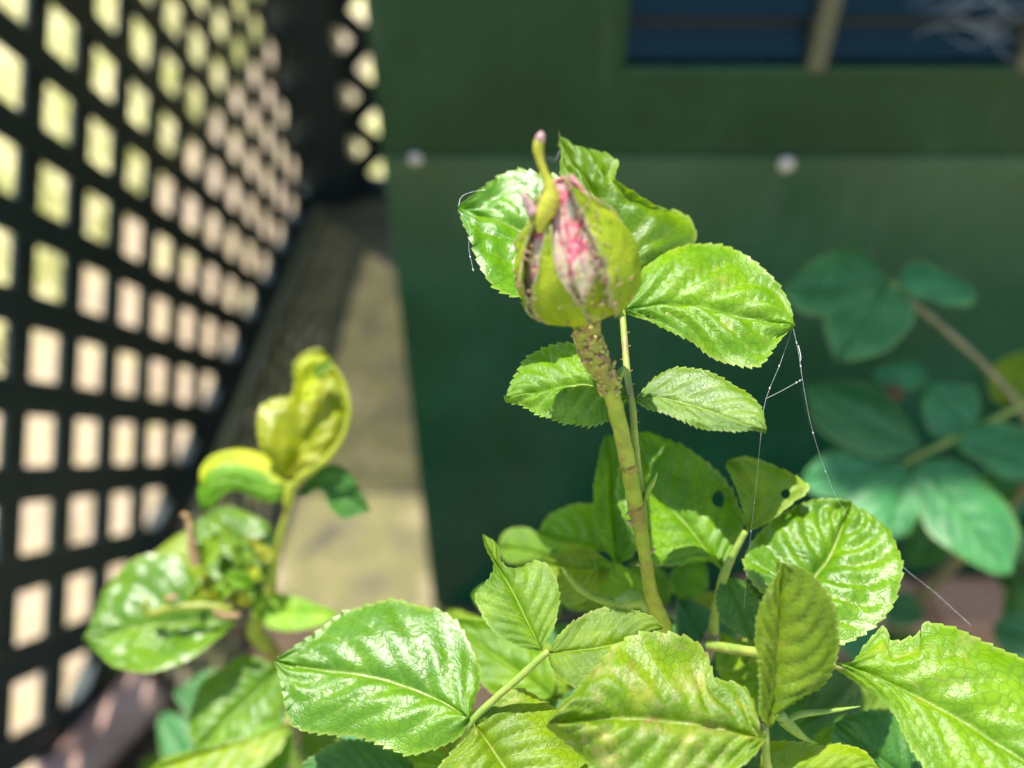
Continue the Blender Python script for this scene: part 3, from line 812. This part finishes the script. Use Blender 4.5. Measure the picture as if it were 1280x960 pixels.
# ------------------------------------------------------------------ leaves behind the stem
c2 = ptube('compound_leaf', [(892, 790, .186, 7), (893, 773, .184, 6), (899, 742, .180, 5.5), (906, 716, .177, 6), (918, 690, .176, 4.5), (932, 664, .175, 4)], M['petiole'], bush, n=40, seg=10, rough=.1)
leaf(c2, (904, 713), (792, 541), [(928, 655), (924, 635), (917, 613), (903, 593), (883, 578), (863, 567), (840, 553), (812, 541)], [(887, 700), (873, 702), (840, 705), (808, 700), (785, 665), (772, 610), (778, 565)], .177, gy=.55, gx=.05, mid=[(857, 653), (820, 612)], fold=.12, tamp=3.2, teeth=18, mat='leaf', holes=[(897, 625, 10)])
leaf(c2, (931, 667), (909, 577), [(929, 643), (918, 614), (906, 588)], [(960, 655), (988, 632), (1006, 618), (994, 601), (964, 585), (931, 574)], .175, gy=.55, gx=.0, mid=[(944, 636), (937, 602)], fold=.35, tamp=1.5, teeth=12, mat='leaf_lime', holes=[(978, 622, 6)])
leaf(c2, (985, 762), (1062, 634), [(950, 737), (932, 709), (937, 684), (962, 658), (995, 635), (1030, 628)], [(1040, 803), (1068, 800), (1095, 783), (1112, 762), (1123, 727), (1121, 697), (1106, 667), (1083, 646)], .166, gy=.8, gx=-.1, mid=[(1018, 718), (1040, 688)], fold=.12, tamp=2.8, teeth=22, mat='leaf_glossy', relief=.11, wave=.09)
leaf(c2, (908, 722), (940, 800), 26, 22, .178, gy=.3, gx=.2, mat='leaf_dark', fold=.3, teeth=12)
leaf(bush, (770, 706), (757, 545), [(753, 682), (740, 650), (738, 617), (743, 593), (747, 567)], [(790, 690), (792, 640), (786, 590), (772, 552)], .197, gy=.3, gx=.35, mid=[(764, 640), (762, 590)], fold=.45, tamp=2.5, teeth=16, relief=.1, name='leaf')
leaf(bush, (766, 690), (672, 667), [(727, 688), (700, 688), (680, 680)], [(755, 640), (727, 629), (703, 635), (683, 647)], .205, gy=.6, mat='leaf_lime', tamp=1.6, teeth=12, name='leaf')
leaf(bush, (690, 694), (622, 683), [(667, 701), (640, 704), (625, 693)], [(680, 677), (663, 663), (640, 661), (627, 670)], .225, gy=.5, mat='leaf', tamp=1.2, teeth=10, name='leaf')
leaf(bush, (768, 708), (676, 701), [(757, 722), (747, 742), (722, 756), (697, 750), (690, 722)], [(750, 697), (727, 687), (700, 690)], .193, gy=.75, mid=[(735, 712), (705, 708)], fold=.2, tamp=2, teeth=14, name='leaf', mat='leaf_lime')
leaf(bush, (800, 770), (745, 700), 26, 24, .19, gy=.4, gx=.2, mat='leaf_lime', teeth=12, name='leaf')
ptube('stipule', [(702, 708, .178, 1), (712, 722, .1785, 4), (728, 738, .179, 5), (755, 751, .1795, 5), (790, 752, .180, 6), (815, 760, .180, 7)], M['stipule'], bush, n=30, seg=8)
ptube('stipule', [(770, 756, .178, 9), (800, 748, .178, 12), (822, 770, .179, 10), (830, 790, .18, 6)], M['stipule'], bush, n=20, seg=10, rough=.25)

# ------------------------------------------------------------------ compound leaf in the lower middle (leaflets on the brown rachis)
c3 = ptube('compound_leaf', [(552, 975, .166, 5.5), (575, 930, .163, 5.2), (590, 902, .1605, 5), (618, 874, .159, 4.6), (650, 846, .1575, 4.6), (676, 822, .1565, 4.5), (686, 814, .156, 4)], M['petiole'], bush, n=50, seg=10, rough=.1)
leaf(c3, (587, 898), (344, 827), [(574, 916), (545, 929), (512, 938), (487, 932), (442, 918), (406, 914), (369, 906), (357, 887), (352, 862)], [(592, 875), (598, 847), (592, 816), (574, 785), (556, 767), (538, 759), (516, 754), (490, 748), (457, 755), (428, 763), (402, 781), (369, 807)], .160, gy=.82, gx=-.08, mid=[(560, 880), (531, 866), (501, 855), (457, 844), (402, 836)], fold=.05, tamp=3.4, teeth=26, mat='leaf_glossy', relief=.075)
leaf(c3, (678, 813), (603, 669), [(667, 812), (640, 804), (617, 788), (600, 764), (595, 744), (611, 727), (617, 707), (607, 684)], [(681, 803), (692, 783), (699, 753), (695, 727), (683, 707), (670, 703), (650, 710), (633, 707), (625, 697), (621, 681)], .1565, gy=.6, gx=.05, mid=[(660, 777), (640, 737), (613, 692)], fold=.15, tamp=2.2, teeth=20, mat='leaf')
leaf(c3, (686, 816), (828, 786), [(688, 830), (700, 845), (722, 857), (760, 850), (800, 822)], [(697, 797), (720, 775), (760, 758), (787, 763), (812, 771)], .156, gy=.7, gx=-.05, mid=[(710, 813), (753, 808), (795, 797)], fold=.1, tamp=2.4, teeth=20, mat='leaf')
leaf(c3, (592, 902), (690, 1040), [(587, 915), (562, 942), (548, 962), (560, 1000), (620, 1035)], [(609, 888), (629, 868), (653, 863), (677, 875), (700, 890), (734, 928), (748, 958), (735, 1010)], .1605, gy=.8, mid=[(609, 926), (630, 957), (660, 1000)], fold=.12, tamp=2.6, teeth=20, mat='leaf_spotted')
# damaged leaf nearest the lens
c4 = ptube('compound_leaf', [(980, 1010, .150, 6), (960, 960, .146, 5.5), (957, 925, .143, 5), (956, 905, .1425, 4.5)], M['petiole'], bush, n=30, seg=10, rough=.1)
leaf(c4, (953, 925), (684, 906), [(925, 958), (884, 984), (832, 993), (780, 984), (746, 958), (731, 940), (708, 924)], [(946, 899), (935, 868), (918, 854), (893, 848), (884, 823), (873, 806), (849, 796), (815, 792), (787, 797), (767, 809), (746, 833), (726, 857), (705, 879)], .1430, gy=.7, gx=.06, mid=[(911, 912), (849, 902), (781, 897), (732, 899)], fold=.08, tamp=3.5, teeth=22, mat='leaf_damaged', wave=.10, relief=.07)
leaf(c4, (959, 906), (974, 703), [(945, 888), (947, 860), (944, 827), (942, 793), (945, 764), (959, 735)], [(972, 891), (998, 872), (1027, 852), (1043, 814), (1043, 785), (1035, 752), (1018, 727), (998, 710)], .1425, gy=-.15, gx=.25, mid=[(970, 868), (973, 810), (974, 750)], fold=.25, tamp=3, teeth=24, mat='leaf_spotted')
ptube('stipule', [(975, 905, .147, 3), (1000, 893, .148, 4.5), (1035, 889, .149, 3), (1075, 883, .150, .7)], M['stipule'], c4, n=18, seg=8)
ptube('stipule', [(972, 890, .1475, 7), (985, 905, .148, 8), (1005, 922, .149, 4), (1022, 930, .150, .6)], M['stipule'], c4, n=16, seg=8)
leaf(c4, (950, 965), (1100, 962), [(958, 985), (1010, 1010), (1070, 1000)], [(958, 931), (997, 928), (1027, 933), (1047, 927), (1081, 935)], .149, gy=.75, tamp=2, teeth=16, mat='leaf_lime', wave=.1)
# big leaf running out of the frame at the right
c5 = ptube('compound_leaf', [(885, 806, .176, 6), (915, 811, .170, 6.5), (945, 815, .165, 6), (1000, 822, .160, 5), (1041, 831, .157, 4.5), (1060, 834, .156, 4)], M['petiole'], bush, n=50, seg=10, rough=.1)
leaf(c5, (1043, 831), (1335, 985), [(1064, 827), (1082, 801), (1105, 783), (1112, 802), (1131, 803), (1152, 794), (1158, 781), (1193, 785), (1235, 802), (1262, 814), (1290, 832), (1325, 890)], [(1089, 860), (1114, 885), (1131, 918), (1152, 953), (1172, 985), (1240, 1015), (1300, 1010)], .157, gy=.72, gx=-.12, mid=[(1072, 837), (1110, 852), (1152, 872), (1214, 906), (1280, 950)], fold=.10, tamp=3, teeth=28, mat='leaf_spotted')
leaf(c5, (1150, 985), (1043, 905), [(1120, 990), (1060, 965), (1041, 930)], [(1155, 945), (1135, 910), (1114, 890), (1093, 889), (1064, 893)], .178, gy=.5, tamp=4, teeth=16, mat='leaf_dark')
leaf(bush, (530, 975), (375, 965), [(500, 1000), (440, 1010), (395, 990)], [(509, 950), (487, 939), (457, 927), (428, 925), (402, 939), (382, 953)], .178, gy=.7, tamp=4, teeth=20, mat='leaf_dark', name='leaf')
# blurred lime leaves between and below
auto = [((690, 870), (560, 775), 44, 40, .195, .6, 'leaf'), ((720, 860), (600, 800), 34, 30, .20, .6, 'leaf_lime'), ((905, 850), (850, 745), 34, 30, .205, .5, 'leaf_shade_tint'),
        ((950, 880), (900, 790), 30, 26, .19, .5, 'leaf_lime'), ((930, 830), (955, 775), 16, 14, .185, .4, 'leaf_lime'), ((760, 790), (845, 775), 22, 22, .20, .6, 'leaf_dark'),
        ((935, 745), (990, 700), 30, 24, .182, .5, 'leaf_dark'), ((960, 940), (1060, 850), 34, 30, .20, .5, 'leaf_dark'), ((520, 900), (610, 985), 36, 36, .19, .6, 'leaf_lime'),
        ((640, 900), (760, 930), 40, 36, .195, .6, 'leaf_dark'), ((870, 800), (940, 760), 24, 22, .21, .5, 'leaf_dark'), ((1010, 900), (1085, 830), 26, 26, .20, .5, 'leaf_dark'),
        ((700, 830), (640, 900), 36, 30, .205, .5, 'leaf'), ((815, 820), (770, 735), 28, 28, .205, .5, 'leaf_dark'), ((470, 930), (560, 955), 30, 30, .185, .6, 'leaf_lime')]
auto += [((740, 760), (690, 705), 26, 22, .215, .6, 'leaf_lime'), ((650, 760), (590, 740), 26, 22, .215, .7, 'leaf'), ((845, 745), (880, 700), 24, 22, .215, .5, 'leaf'),
         ((870, 790), (900, 740), 26, 24, .220, .6, 'leaf_lime'), ((780, 745), (735, 765), 22, 20, .20, .6, 'leaf_lime'), ((830, 760), (790, 700), 24, 20, .225, .5, 'leaf'),
         ((960, 850), (1010, 800), 26, 22, .195, .6, 'leaf'), ((1080, 900), (1130, 830), 30, 26, .21, .6, 'leaf'), ((690, 780), (650, 700), 28, 26, .222, .6, 'leaf'),
         ((600, 830), (560, 760), 30, 26, .23, .6, 'leaf_lime'), ((910, 900), (960, 850), 24, 22, .185, .6, 'leaf_lime'), ((1010, 960), (1085, 905), 30, 26, .185, .6, 'leaf'),
         ((855, 700), (800, 655), 30, 26, .215, .5, 'leaf'), ((935, 780), (985, 740), 22, 20, .195, .6, 'leaf_lime')]
for (b, t, w1, w2, d, gy, mt) in auto:
    lf = leaf(bush, b, t, w1, w2, d, gy=gy, mat=mt, teeth=14, tamp=2.4, fold=.15, curl=.08, wave=.09, name='leaf')
# deeper leaves of the bush, in its own shade
rs = np.random.RandomState(21)
for k in range(60):
    d = .22 + .16 * rs.rand(); x = 470 + 830 * rs.rand(); y = 800 + 330 * rs.rand()
    if x > 1050: y += 40
    an = rs.rand() * 6.28; ln = (75 + 40 * rs.rand()) * .2 / d * 1.1; w = ln * .33
    leaf(bush, (x, y), (x + math.cos(an) * ln, y + math.sin(an) * ln * .8), w, w, d, gy=.5 + .5 * rs.rand(), gx=.4 * rs.randn(), mat=('leaf_dark', 'leaf_dark', 'leaf', 'leaf_shade_tint')[rs.randint(4)], teeth=9, tamp=1.5, fold=.15, curl=.1, wave=.1, name='leaf')
for k, (x, y, d) in enumerate(((580, 1010, .2), (985, 1010, .16), (892, 790, .186), (885, 806, .18), (1090, 1000, .2), (700, 960, .23))):
    a = P(x, y, d)
    tube('cane', [tuple(a) + (.0018,), tuple(a * .75 + g0 * .25) + (.0024,), tuple(a * .4 + g0 * .6 + (.004 * math.sin(k), .004, 0)) + (.003,), tuple(g0 + (.01 * math.cos(k), .01 * math.sin(k), -.01)) + (.004,)], M['cane'], bush, n=30, seg=8, rough=.12)

# ------------------------------------------------------------------ young shoot with the curled yellow leaves
sx = P(300, 900, .36)
shoot = empty('rose_shoot', (sx[0], sx[1] + .02, .012)); g1 = WLOC[shoot]
tag(shoot, 'young rose shoot with curled yellow leaves in front of the lattice', 'rose shoot')
st = ptube('stem', [(361, 630, .262, 4), (357, 645, .264, 4.2), (351, 665, .266, 4.6), (344, 695, .270, 5), (338, 735, .274, 7), (325, 765, .278, 9), (318, 790, .282, 10), (340, 815, .288, 10), (352, 840, .296, 10)], M['stem'], shoot, n=60, seg=12, rough=.1)
e1 = P(352, 840, .296)
tube('cane', [tuple(e1 + (0, 0, .004)) + (.0036,), tuple(e1 * .6 + g1 * .4) + (.0042,), tuple(e1 * .2 + g1 * .8 + (.004, 0, 0)) + (.005,), tuple(g1 - (0, 0, .01)) + (.006,)], M['cane'], shoot, n=30, seg=10, rough=.12)
cy = ptube('compound_leaf', [(360, 634, .2615, 5.5), (361, 622, .2605, 7), (364, 608, .2595, 7), (374, 600, .259, 5), (395, 585, .258, 3)], M['leaf_yellow'], shoot, n=30, seg=10, rough=.25)
leaf(cy, (358, 598), (415, 452), [(333, 567), (329, 541), (332, 515), (347, 501), (366, 497), (372, 482), (373, 460), (388, 446), (404, 442)], [(380, 592), (398, 580), (417, 563), (432, 541), (437, 515), (433, 490), (422, 468)], .2595, gy=.3, gx=.0, mid=[(372, 574), (385, 548), (398, 517), (403, 488), (406, 462)], fold=.38, droop=.0, tamp=1.8, teeth=18, mat='leaf_olive', wave=.2)
ptube('rolled_margin', [(372, 598, .2585, 6), (390, 587, .2575, 5.5), (410, 571, .257, 4.5), (428, 546, .2565, 3.2), (436, 517, .2565, 2.4), (434, 490, .2565, 2), (423, 466, .257, 1.8), (413, 455, .2575, 1.5)], M['leaf_yellow'], cy, n=50, seg=8, rough=.3)
leaf(cy, (368, 500), (410, 445), [(374, 480), (376, 460), (389, 446)], [(392, 500), (404, 480), (412, 460)], .2575, gy=.2, mat='leaf_yellow', fold=.4, teeth=9, tamp=1.4, wave=.15)
leaf(cy, (392, 470), (414, 450), 8, 7, .2570, gy=.2, mat='leaf', fold=.5, teeth=6, tamp=1)
leaf(cy, (361, 606), (250, 604), [(340, 600), (312, 587), (286, 584), (264, 593)], [(347, 582), (325, 565), (296, 559), (267, 567), (252, 584)], .2595, gy=.9, gx=.1, fold=.1, droop=.12, tamp=1.4, teeth=16, mat='leaf_yellow', mid=[(330, 584), (292, 572), (262, 580)])
leaf(cy, (358, 611), (251, 635), [(345, 627), (325, 625), (300, 613), (285, 614), (273, 623), (260, 633)], [(338, 598), (312, 585), (286, 582), (262, 590), (248, 612)], .2605, gy=.1, gx=.1, mid=[(325, 610), (292, 598), (263, 607)], fold=-.05, droop=.1, tamp=1.8, teeth=16, mat='leaf')
leaf(cy, (372, 622), (463, 639), [(384, 601), (402, 585), (420, 581), (439, 593), (451, 615)], [(385, 620), (395, 611), (406, 616), (413, 633), (428, 647), (446, 645)], .2605, gy=.3, gx=.2, mid=[(395, 603), (420, 602), (443, 622)], fold=.1, tamp=1.2, teeth=14, mat='leaf_dark')
leaf(shoot, (291, 772), (104, 800), [(294, 782), (288, 792), (274, 808), (248, 826), (215, 845), (182, 850), (149, 841), (123, 819)], [(276, 750), (244, 727), (225, 706), (200, 705), (163, 716), (138, 736), (115, 770)], .268, gy=.85, gx=.05, mid=[(248, 774), (193, 781), (145, 790)], fold=.22, tamp=1.5, teeth=18, mat='leaf_glossy', wave=.1, name='leaf')
leaf(shoot, (262, 690), (168, 716), [(250, 720), (215, 735), (185, 728)], [(250, 662), (225, 667), (196, 686), (178, 702)], .285, gy=.7, mat='leaf_lime', teeth=12, tamp=1.2, name='leaf')
leaf(shoot, (318, 745), (262, 636), [(275, 730), (248, 700), (242, 665)], [(345, 715), (345, 675), (333, 655), (310, 640), (282, 632)], .275, gy=.6, mid=[(300, 700), (285, 665)], fold=.3, mat='leaf_glossy', teeth=12, tamp=1.2, wave=.12, name='leaf')
leaf(shoot, (316, 760), (423, 766), [(325, 775), (342, 784), (369, 788), (402, 781)], [(310, 745), (325, 739), (369, 748), (395, 755)], .272, gy=.8, mat='leaf_lime', teeth=14, tamp=1.8, fold=.15, name='leaf')
leaf(shoot, (347, 836), (243, 938), [(355, 858), (353, 888), (332, 918), (307, 943), (272, 950)], [(330, 828), (303, 822), (274, 838), (248, 858), (236, 890), (236, 918)], .272, gy=.8, mid=[(318, 866), (290, 893), (266, 917)], fold=.2, mat='leaf_glossy', teeth=16, tamp=1.2, wave=.08, name='leaf')
leaf(shoot, (360, 905), (180, 965), [(350, 940), (300, 975), (230, 990)], [(320, 925), (270, 936), (215, 944)], .25, gy=.8, mat='leaf_lime', teeth=16, tamp=2, fold=.2, name='leaf')
leaf(shoot, (356, 905), (300, 990), 28, 30, .255, gy=.7, mat='leaf', teeth=12, fold=.2, name='leaf')
ptube('petiole', [(352, 840, .290, 6), (362, 870, .27, 5.5), (362, 900, .258, 5.5), (330, 928, .252, 5.5), (300, 955, .25, 5)], M['petiole'], shoot, n=30, seg=10)
for (b, t, w1, w2, d, mt) in (((310, 890), (215, 862), 38, 34, .37, 'leaf_shade_tint'), ((350, 965), (262, 905), 36, 34, .34, 'leaf'), ((250, 960), (200, 890), 30, 28, .40, 'leaf_shade_tint'), ((330, 870), (380, 830), 22, 22, .33, 'leaf'), ((380, 930), (330, 880), 26, 24, .35, 'leaf_shade_tint'), ((430, 960), (375, 915), 30, 28, .31, 'leaf')):
    leaf(shoot, b, t, w1, w2, d, gy=.7, mat=mt, teeth=12, tamp=1.4, fold=.15, curl=.08, wave=.09, name='leaf')
# crumpled young growth with withered tips
rs = np.random.RandomState(5)
for (x, y, r, mt) in ((262, 690, 20, 'leaf_lime'), (282, 715, 18, 'leaf_glossy'), (300, 700, 16, 'leaf'), (322, 690, 16, 'leaf_olive'), (262, 735, 16, 'leaf_olive'), (282, 740, 15, 'leaf_lime'), (300, 725, 18, 'leaf'), (318, 715, 14, 'leaf_olive'), (246, 745, 14, 'leaf_lime'), (300, 750, 15, 'leaf_olive')):
    an = -math.pi / 2 + rs.randn() * .8
    leaf(shoot, (x - math.cos(an) * r, y - math.sin(an) * r), (x + math.cos(an) * r * 1.3, y + math.sin(an) * r * 1.3), r * .62, r * .62, .262 + .008 * rs.rand(), gy=.4, gx=rs.randn() * .6, mat=mt, fold=.6, curl=.3, teeth=9, tamp=1.6, wave=.25, relief=.12, name='leaf')
ptube('withered_tip', [(245, 705, .262, 7), (240, 680, .261, 6), (237, 655, .260, 4.5), (232, 643, .2595, 3.5), (227, 645, .2595, 2.5)], M['brown_tip'], shoot, n=20, seg=8, rough=.3)
ptube('withered_tip', [(290, 762, .260, 4.5), (255, 757, .259, 5), (215, 760, .258, 5), (190, 767, .2575, 4.5), (180, 757, .257, 3.5), (188, 750, .257, 2.5)], M['leaf_olive'], shoot, n=30, seg=8, rough=.3)
ptube('withered_tip', [(300, 768, .260, 4), (285, 770, .2595, 5), (268, 764, .259, 4)], M['brown_tip'], shoot, n=12, seg=8, rough=.4)
ptube('withered_tip', [(222, 745, .2565, 3), (212, 748, .2565, 3.5), (205, 747, .2565, 1.5)], M['brown_tip'], shoot, n=8, seg=8, rough=.4)

# ------------------------------------------------------------------ shaded plant against the shed
wx = P(1290, 640, .47)
shr = empty('shaded_rose', (wx[0], WY - .12, .012)); g2 = WLOC[shr]
tag(shr, 'rose with smooth leaves coloured blue green for the shade of the green shed', 'rose bush')
D = .365
s1 = ptube('stem', [(1122, 362, D, 3), (1145, 382, D, 3.2), (1165, 398, D + .003, 4), (1203, 431, D + .006, 4.5), (1235, 462, D + .01, 4), (1275, 510, D + .02, 4.5), (1310, 580, D + .04, 7)], M['cane'], shr, n=40, seg=10, rough=.12)
e2 = P(1310, 580, D + .04)
tube('cane', [tuple(e2) + (.0035,), tuple(e2 * .5 + g2 * .5 + (.01, 0, 0)) + (.0045,), tuple(g2 - (0, 0, .01)) + (.006,)], M['cane'], shr, n=20, seg=10, rough=.12)
cA = ptube('compound_leaf', [(1130, 372, D, 4), (1118, 358, D, 3.5), (1108, 350, D, 3)], M['petiole'], shr, n=10, seg=8)
leaf(cA, (1110, 352), (977, 360), [(1060, 385), (1020, 392), (995, 384)], [(1107, 345), (1093, 326), (1065, 311), (1020, 325)], D, gy=.55, mat='leaf_shade_tint', teeth=14, tamp=1)
leaf(cA, (1110, 352), (1046, 450), [(1070, 356), (1040, 376), (1031, 408)], [(1139, 381), (1137, 408), (1111, 436), (1075, 447)], D, gy=.4, mat='leaf_shade_tint', teeth=14, tamp=1, mid=[(1090, 385), (1065, 420)])
leaf(cA, (1118, 356), (1220, 375), [(1143, 328), (1180, 340), (1208, 358)], [(1143, 367), (1180, 377), (1205, 379)], D, gy=.6, mat='leaf_shade_tint', teeth=14, tamp=1)
cB = ptube('compound_leaf', [(1290, 500, D + .02, 4), (1235, 528, D + .012, 3.6), (1190, 550, D + .006, 3.4), (1148, 570, D, 3.2), (1125, 583, D, 3)], M['petiole'], shr, n=30, seg=8)
leaf(cB, (1150, 562), (1006, 482), [(1098, 572), (1052, 555), (1020, 528)], [(1143, 541), (1120, 505), (1088, 482), (1052, 476)], D, gy=.55, mat='leaf_shade_tint', teeth=14, tamp=1)
leaf(cB, (1215, 540), (1160, 478), 36, 36, D + .01, gy=.5, mat='leaf_shade_tint', teeth=14, tamp=1)
leaf(cB, (1196, 550), (1310, 585), [(1217, 574), (1253, 592), (1285, 599)], [(1210, 535), (1235, 527), (1280, 537), (1300, 560)], D + .004, gy=.6, mat='leaf_shade_tint', teeth=14, tamp=1)
leaf(cB, (1130, 583), (1001, 598), [(1100, 612), (1055, 625), (1015, 615)], [(1111, 563), (1075, 556), (1029, 569)], D, gy=.6, mat='leaf_shade_tint', teeth=14, tamp=1)
leaf(cB, (1135, 582), (1112, 676), [(1090, 590), (1062, 624), (1075, 660)], [(1150, 610), (1150, 640), (1135, 665)], D - .003, gy=.5, mat='leaf_shade_tint', teeth=14, tamp=1)
leaf(cB, (1145, 577), (1264, 719), [(1146, 610), (1162, 661), (1198, 697), (1235, 715)], [(1189, 573), (1226, 596), (1258, 629), (1276, 672)], D - .006, gy=.5, mat='leaf_shade_tint', teeth=16, tamp=1, mid=[(1190, 630), (1235, 685)])
leaf(cB, (1185, 640), (1140, 712), 34, 30, D + .02, gy=.5, mat='leaf_dark', teeth=12, tamp=1)
leaf(shr, (1240, 500), (1290, 440), 34, 26, D + .02, gy=.6, mat='leaf_lime', teeth=12, tamp=1, name='leaf')
leaf(shr, (1160, 470), (1090, 468), 20, 18, D + .02, gy=.6, mat='leaf_shade_tint', teeth=12, tamp=1, name='leaf')
leaf(shr, (1130, 500), (1108, 480), 9, 9, D + .01, gy=.4, mat='leaf_red', teeth=6, tamp=.6, name='leaf')
rs = np.random.RandomState(77)
for k in range(46):
    d = .40 + .12 * rs.rand(); x = 1060 + 330 * rs.rand(); y = 600 + 420 * rs.rand()
    if y < 680 and x < 1150: continue
    if 1110 < x < 1235 and 670 < y < 790: continue
    an = rs.rand() * 6.28; ln = (50 + 45 * rs.rand()) * .4 / d * 1.2; w = ln * .34
    leaf(shr, (x, y), (x + math.cos(an) * ln, y + math.sin(an) * ln * .8), w, w, d, gy=.5 + .5 * rs.rand(), gx=.3 * rs.randn(), mat=('leaf_dark', 'leaf_shade_tint', 'leaf_shade_tint')[rs.randint(3)], teeth=8, tamp=1, fold=.12, curl=.1, name='leaf')

# low weeds at the foot of the lattice
wd = onZ(285, 960, 0.02)
weed = empty('weed_clump', (wd[0], wd[1], .012))
tag(weed, 'low clump of green weeds on the soil below the yellow shoot', 'weed')
rs = np.random.RandomState(31)
for k in range(40):
    x = 215 + 260 * rs.rand(); y = 860 + 220 * rs.rand()
    q = onZ(x, y, .05 + .12 * rs.rand()); d = float((q - CAM).dot(FWD))
    an = rs.rand() * 6.28; ln = 45 + 40 * rs.rand(); w = ln * .34
    leaf(weed, (x, y), (x + math.cos(an) * ln, y + math.sin(an) * ln * .7), w, w, d, gy=.6 + .4 * rs.rand(), gx=.3 * rs.randn(), mat=('leaf', 'leaf_shade_tint', 'leaf_dark')[rs.randint(3)], teeth=6, tamp=.8, fold=.12, curl=.15, name='leaf')
    if k % 3 == 0:
        tube('stalk', [tuple(P(x, y, d)) + (.0012,), tuple(P(x, y, d) * .5 + WLOC[weed] * .5 + (.01 * rs.randn(), 0, 0)) + (.0015,), tuple(WLOC[weed] + (.03 * rs.randn(), .03 * rs.randn(), 0)) + (.0018,)], M['petiole'], weed, n=10, seg=6)

# ------------------------------------------------------------------ spider silk
silk = empty('spider_silk', P(990, 412, .163))
tag(silk, 'fine spider threads hanging from the tip of the large leaf beside the bud', 'spider web')


def strand(pts, r, par, beads=0):
    o = ptube('thread', [(x, y, d, r * .3) for x, y, d in pts], M['silk'], par, n=24, seg=5)
    c = catmull([(x, y, d) for x, y, d in pts], 60); q = np.random.RandomState(len(pts) + int(pts[0][0]))
    for k in range(beads // 2):
        x, y, d = c[q.randint(60)]; rr = .4 + .6 * q.rand()
        ptube('silk_bead', [(x - .5, y - 1.2, d, rr * .5), (x, y, d, rr), (x + .5, y + 1.2, d, rr * .5)], M['silk'], o, n=5, seg=6)


strand([(990, 412, .163), (975, 455, .160), (957, 500, .156), (951, 545, .152), (946, 600, .158), (936, 690, .163), (930, 760, .168)], .35, silk, 14)
strand([(992, 412, .163), (999, 445, .160), (1004, 480, .158), (1016, 540, .160), (1040, 610, .165), (1062, 650, .168)], .4, silk, 8)
strand([(958, 498, .156), (978, 488, .157), (1003, 474, .158)], .55, silk, 5)
strand([(998, 432, .161), (1001, 446, .160), (1000, 452, .160)], 1.3, silk, 0)
strand([(1090, 660, .172), (1125, 705, .172), (1170, 742, .172), (1215, 783, .170)], .45, silk, 0)
web2 = empty('spider_silk', P(580, 250, .146))
tag(web2, 'wisps of spider silk along the serrated edge of the leaf left of the bud', 'spider web')
strand([(608, 237, .1545), (590, 240, .152), (577, 246, .151), (573, 258, .150)], .7, web2, 3)
strand([(573, 263, .151), (583, 276, .151), (588, 290, .151), (586, 310, .151), (592, 340, .151)], .55, web2, 6)
strand([(576, 266, .151), (610, 285, .148), (640, 300, .146)], .3, web2, 2)
strand([(683, 196, .121), (694, 200, .128), (700, 186, .146)], .5, web2, 1)
web3 = empty('cobweb', onY(1200, 40, WY - .01))
tag(web3, 'dusty white cobweb wisps across the navy vents of the shed', 'cobweb')
rs = np.random.RandomState(8)
for k in range(18):
    x0, y0 = 1130 + 110 * rs.rand(), -20 + 70 * rs.rand(); x1, y1 = x0 + 30 + 80 * rs.rand(), y0 + 60 * rs.randn() * .6
    a = onY(x0, y0, WY - .012); b = onY((x0 + x1) / 2, (y0 + y1) / 2 + 10 * rs.randn(), WY - .016); c = onY(x1, y1, WY - .012)
    tube('thread', [tuple(a) + (.00006,), tuple(b) + (.00016,), tuple(c) + (.0001,)], M['silk'], web3, n=10, seg=5, rough=.4)
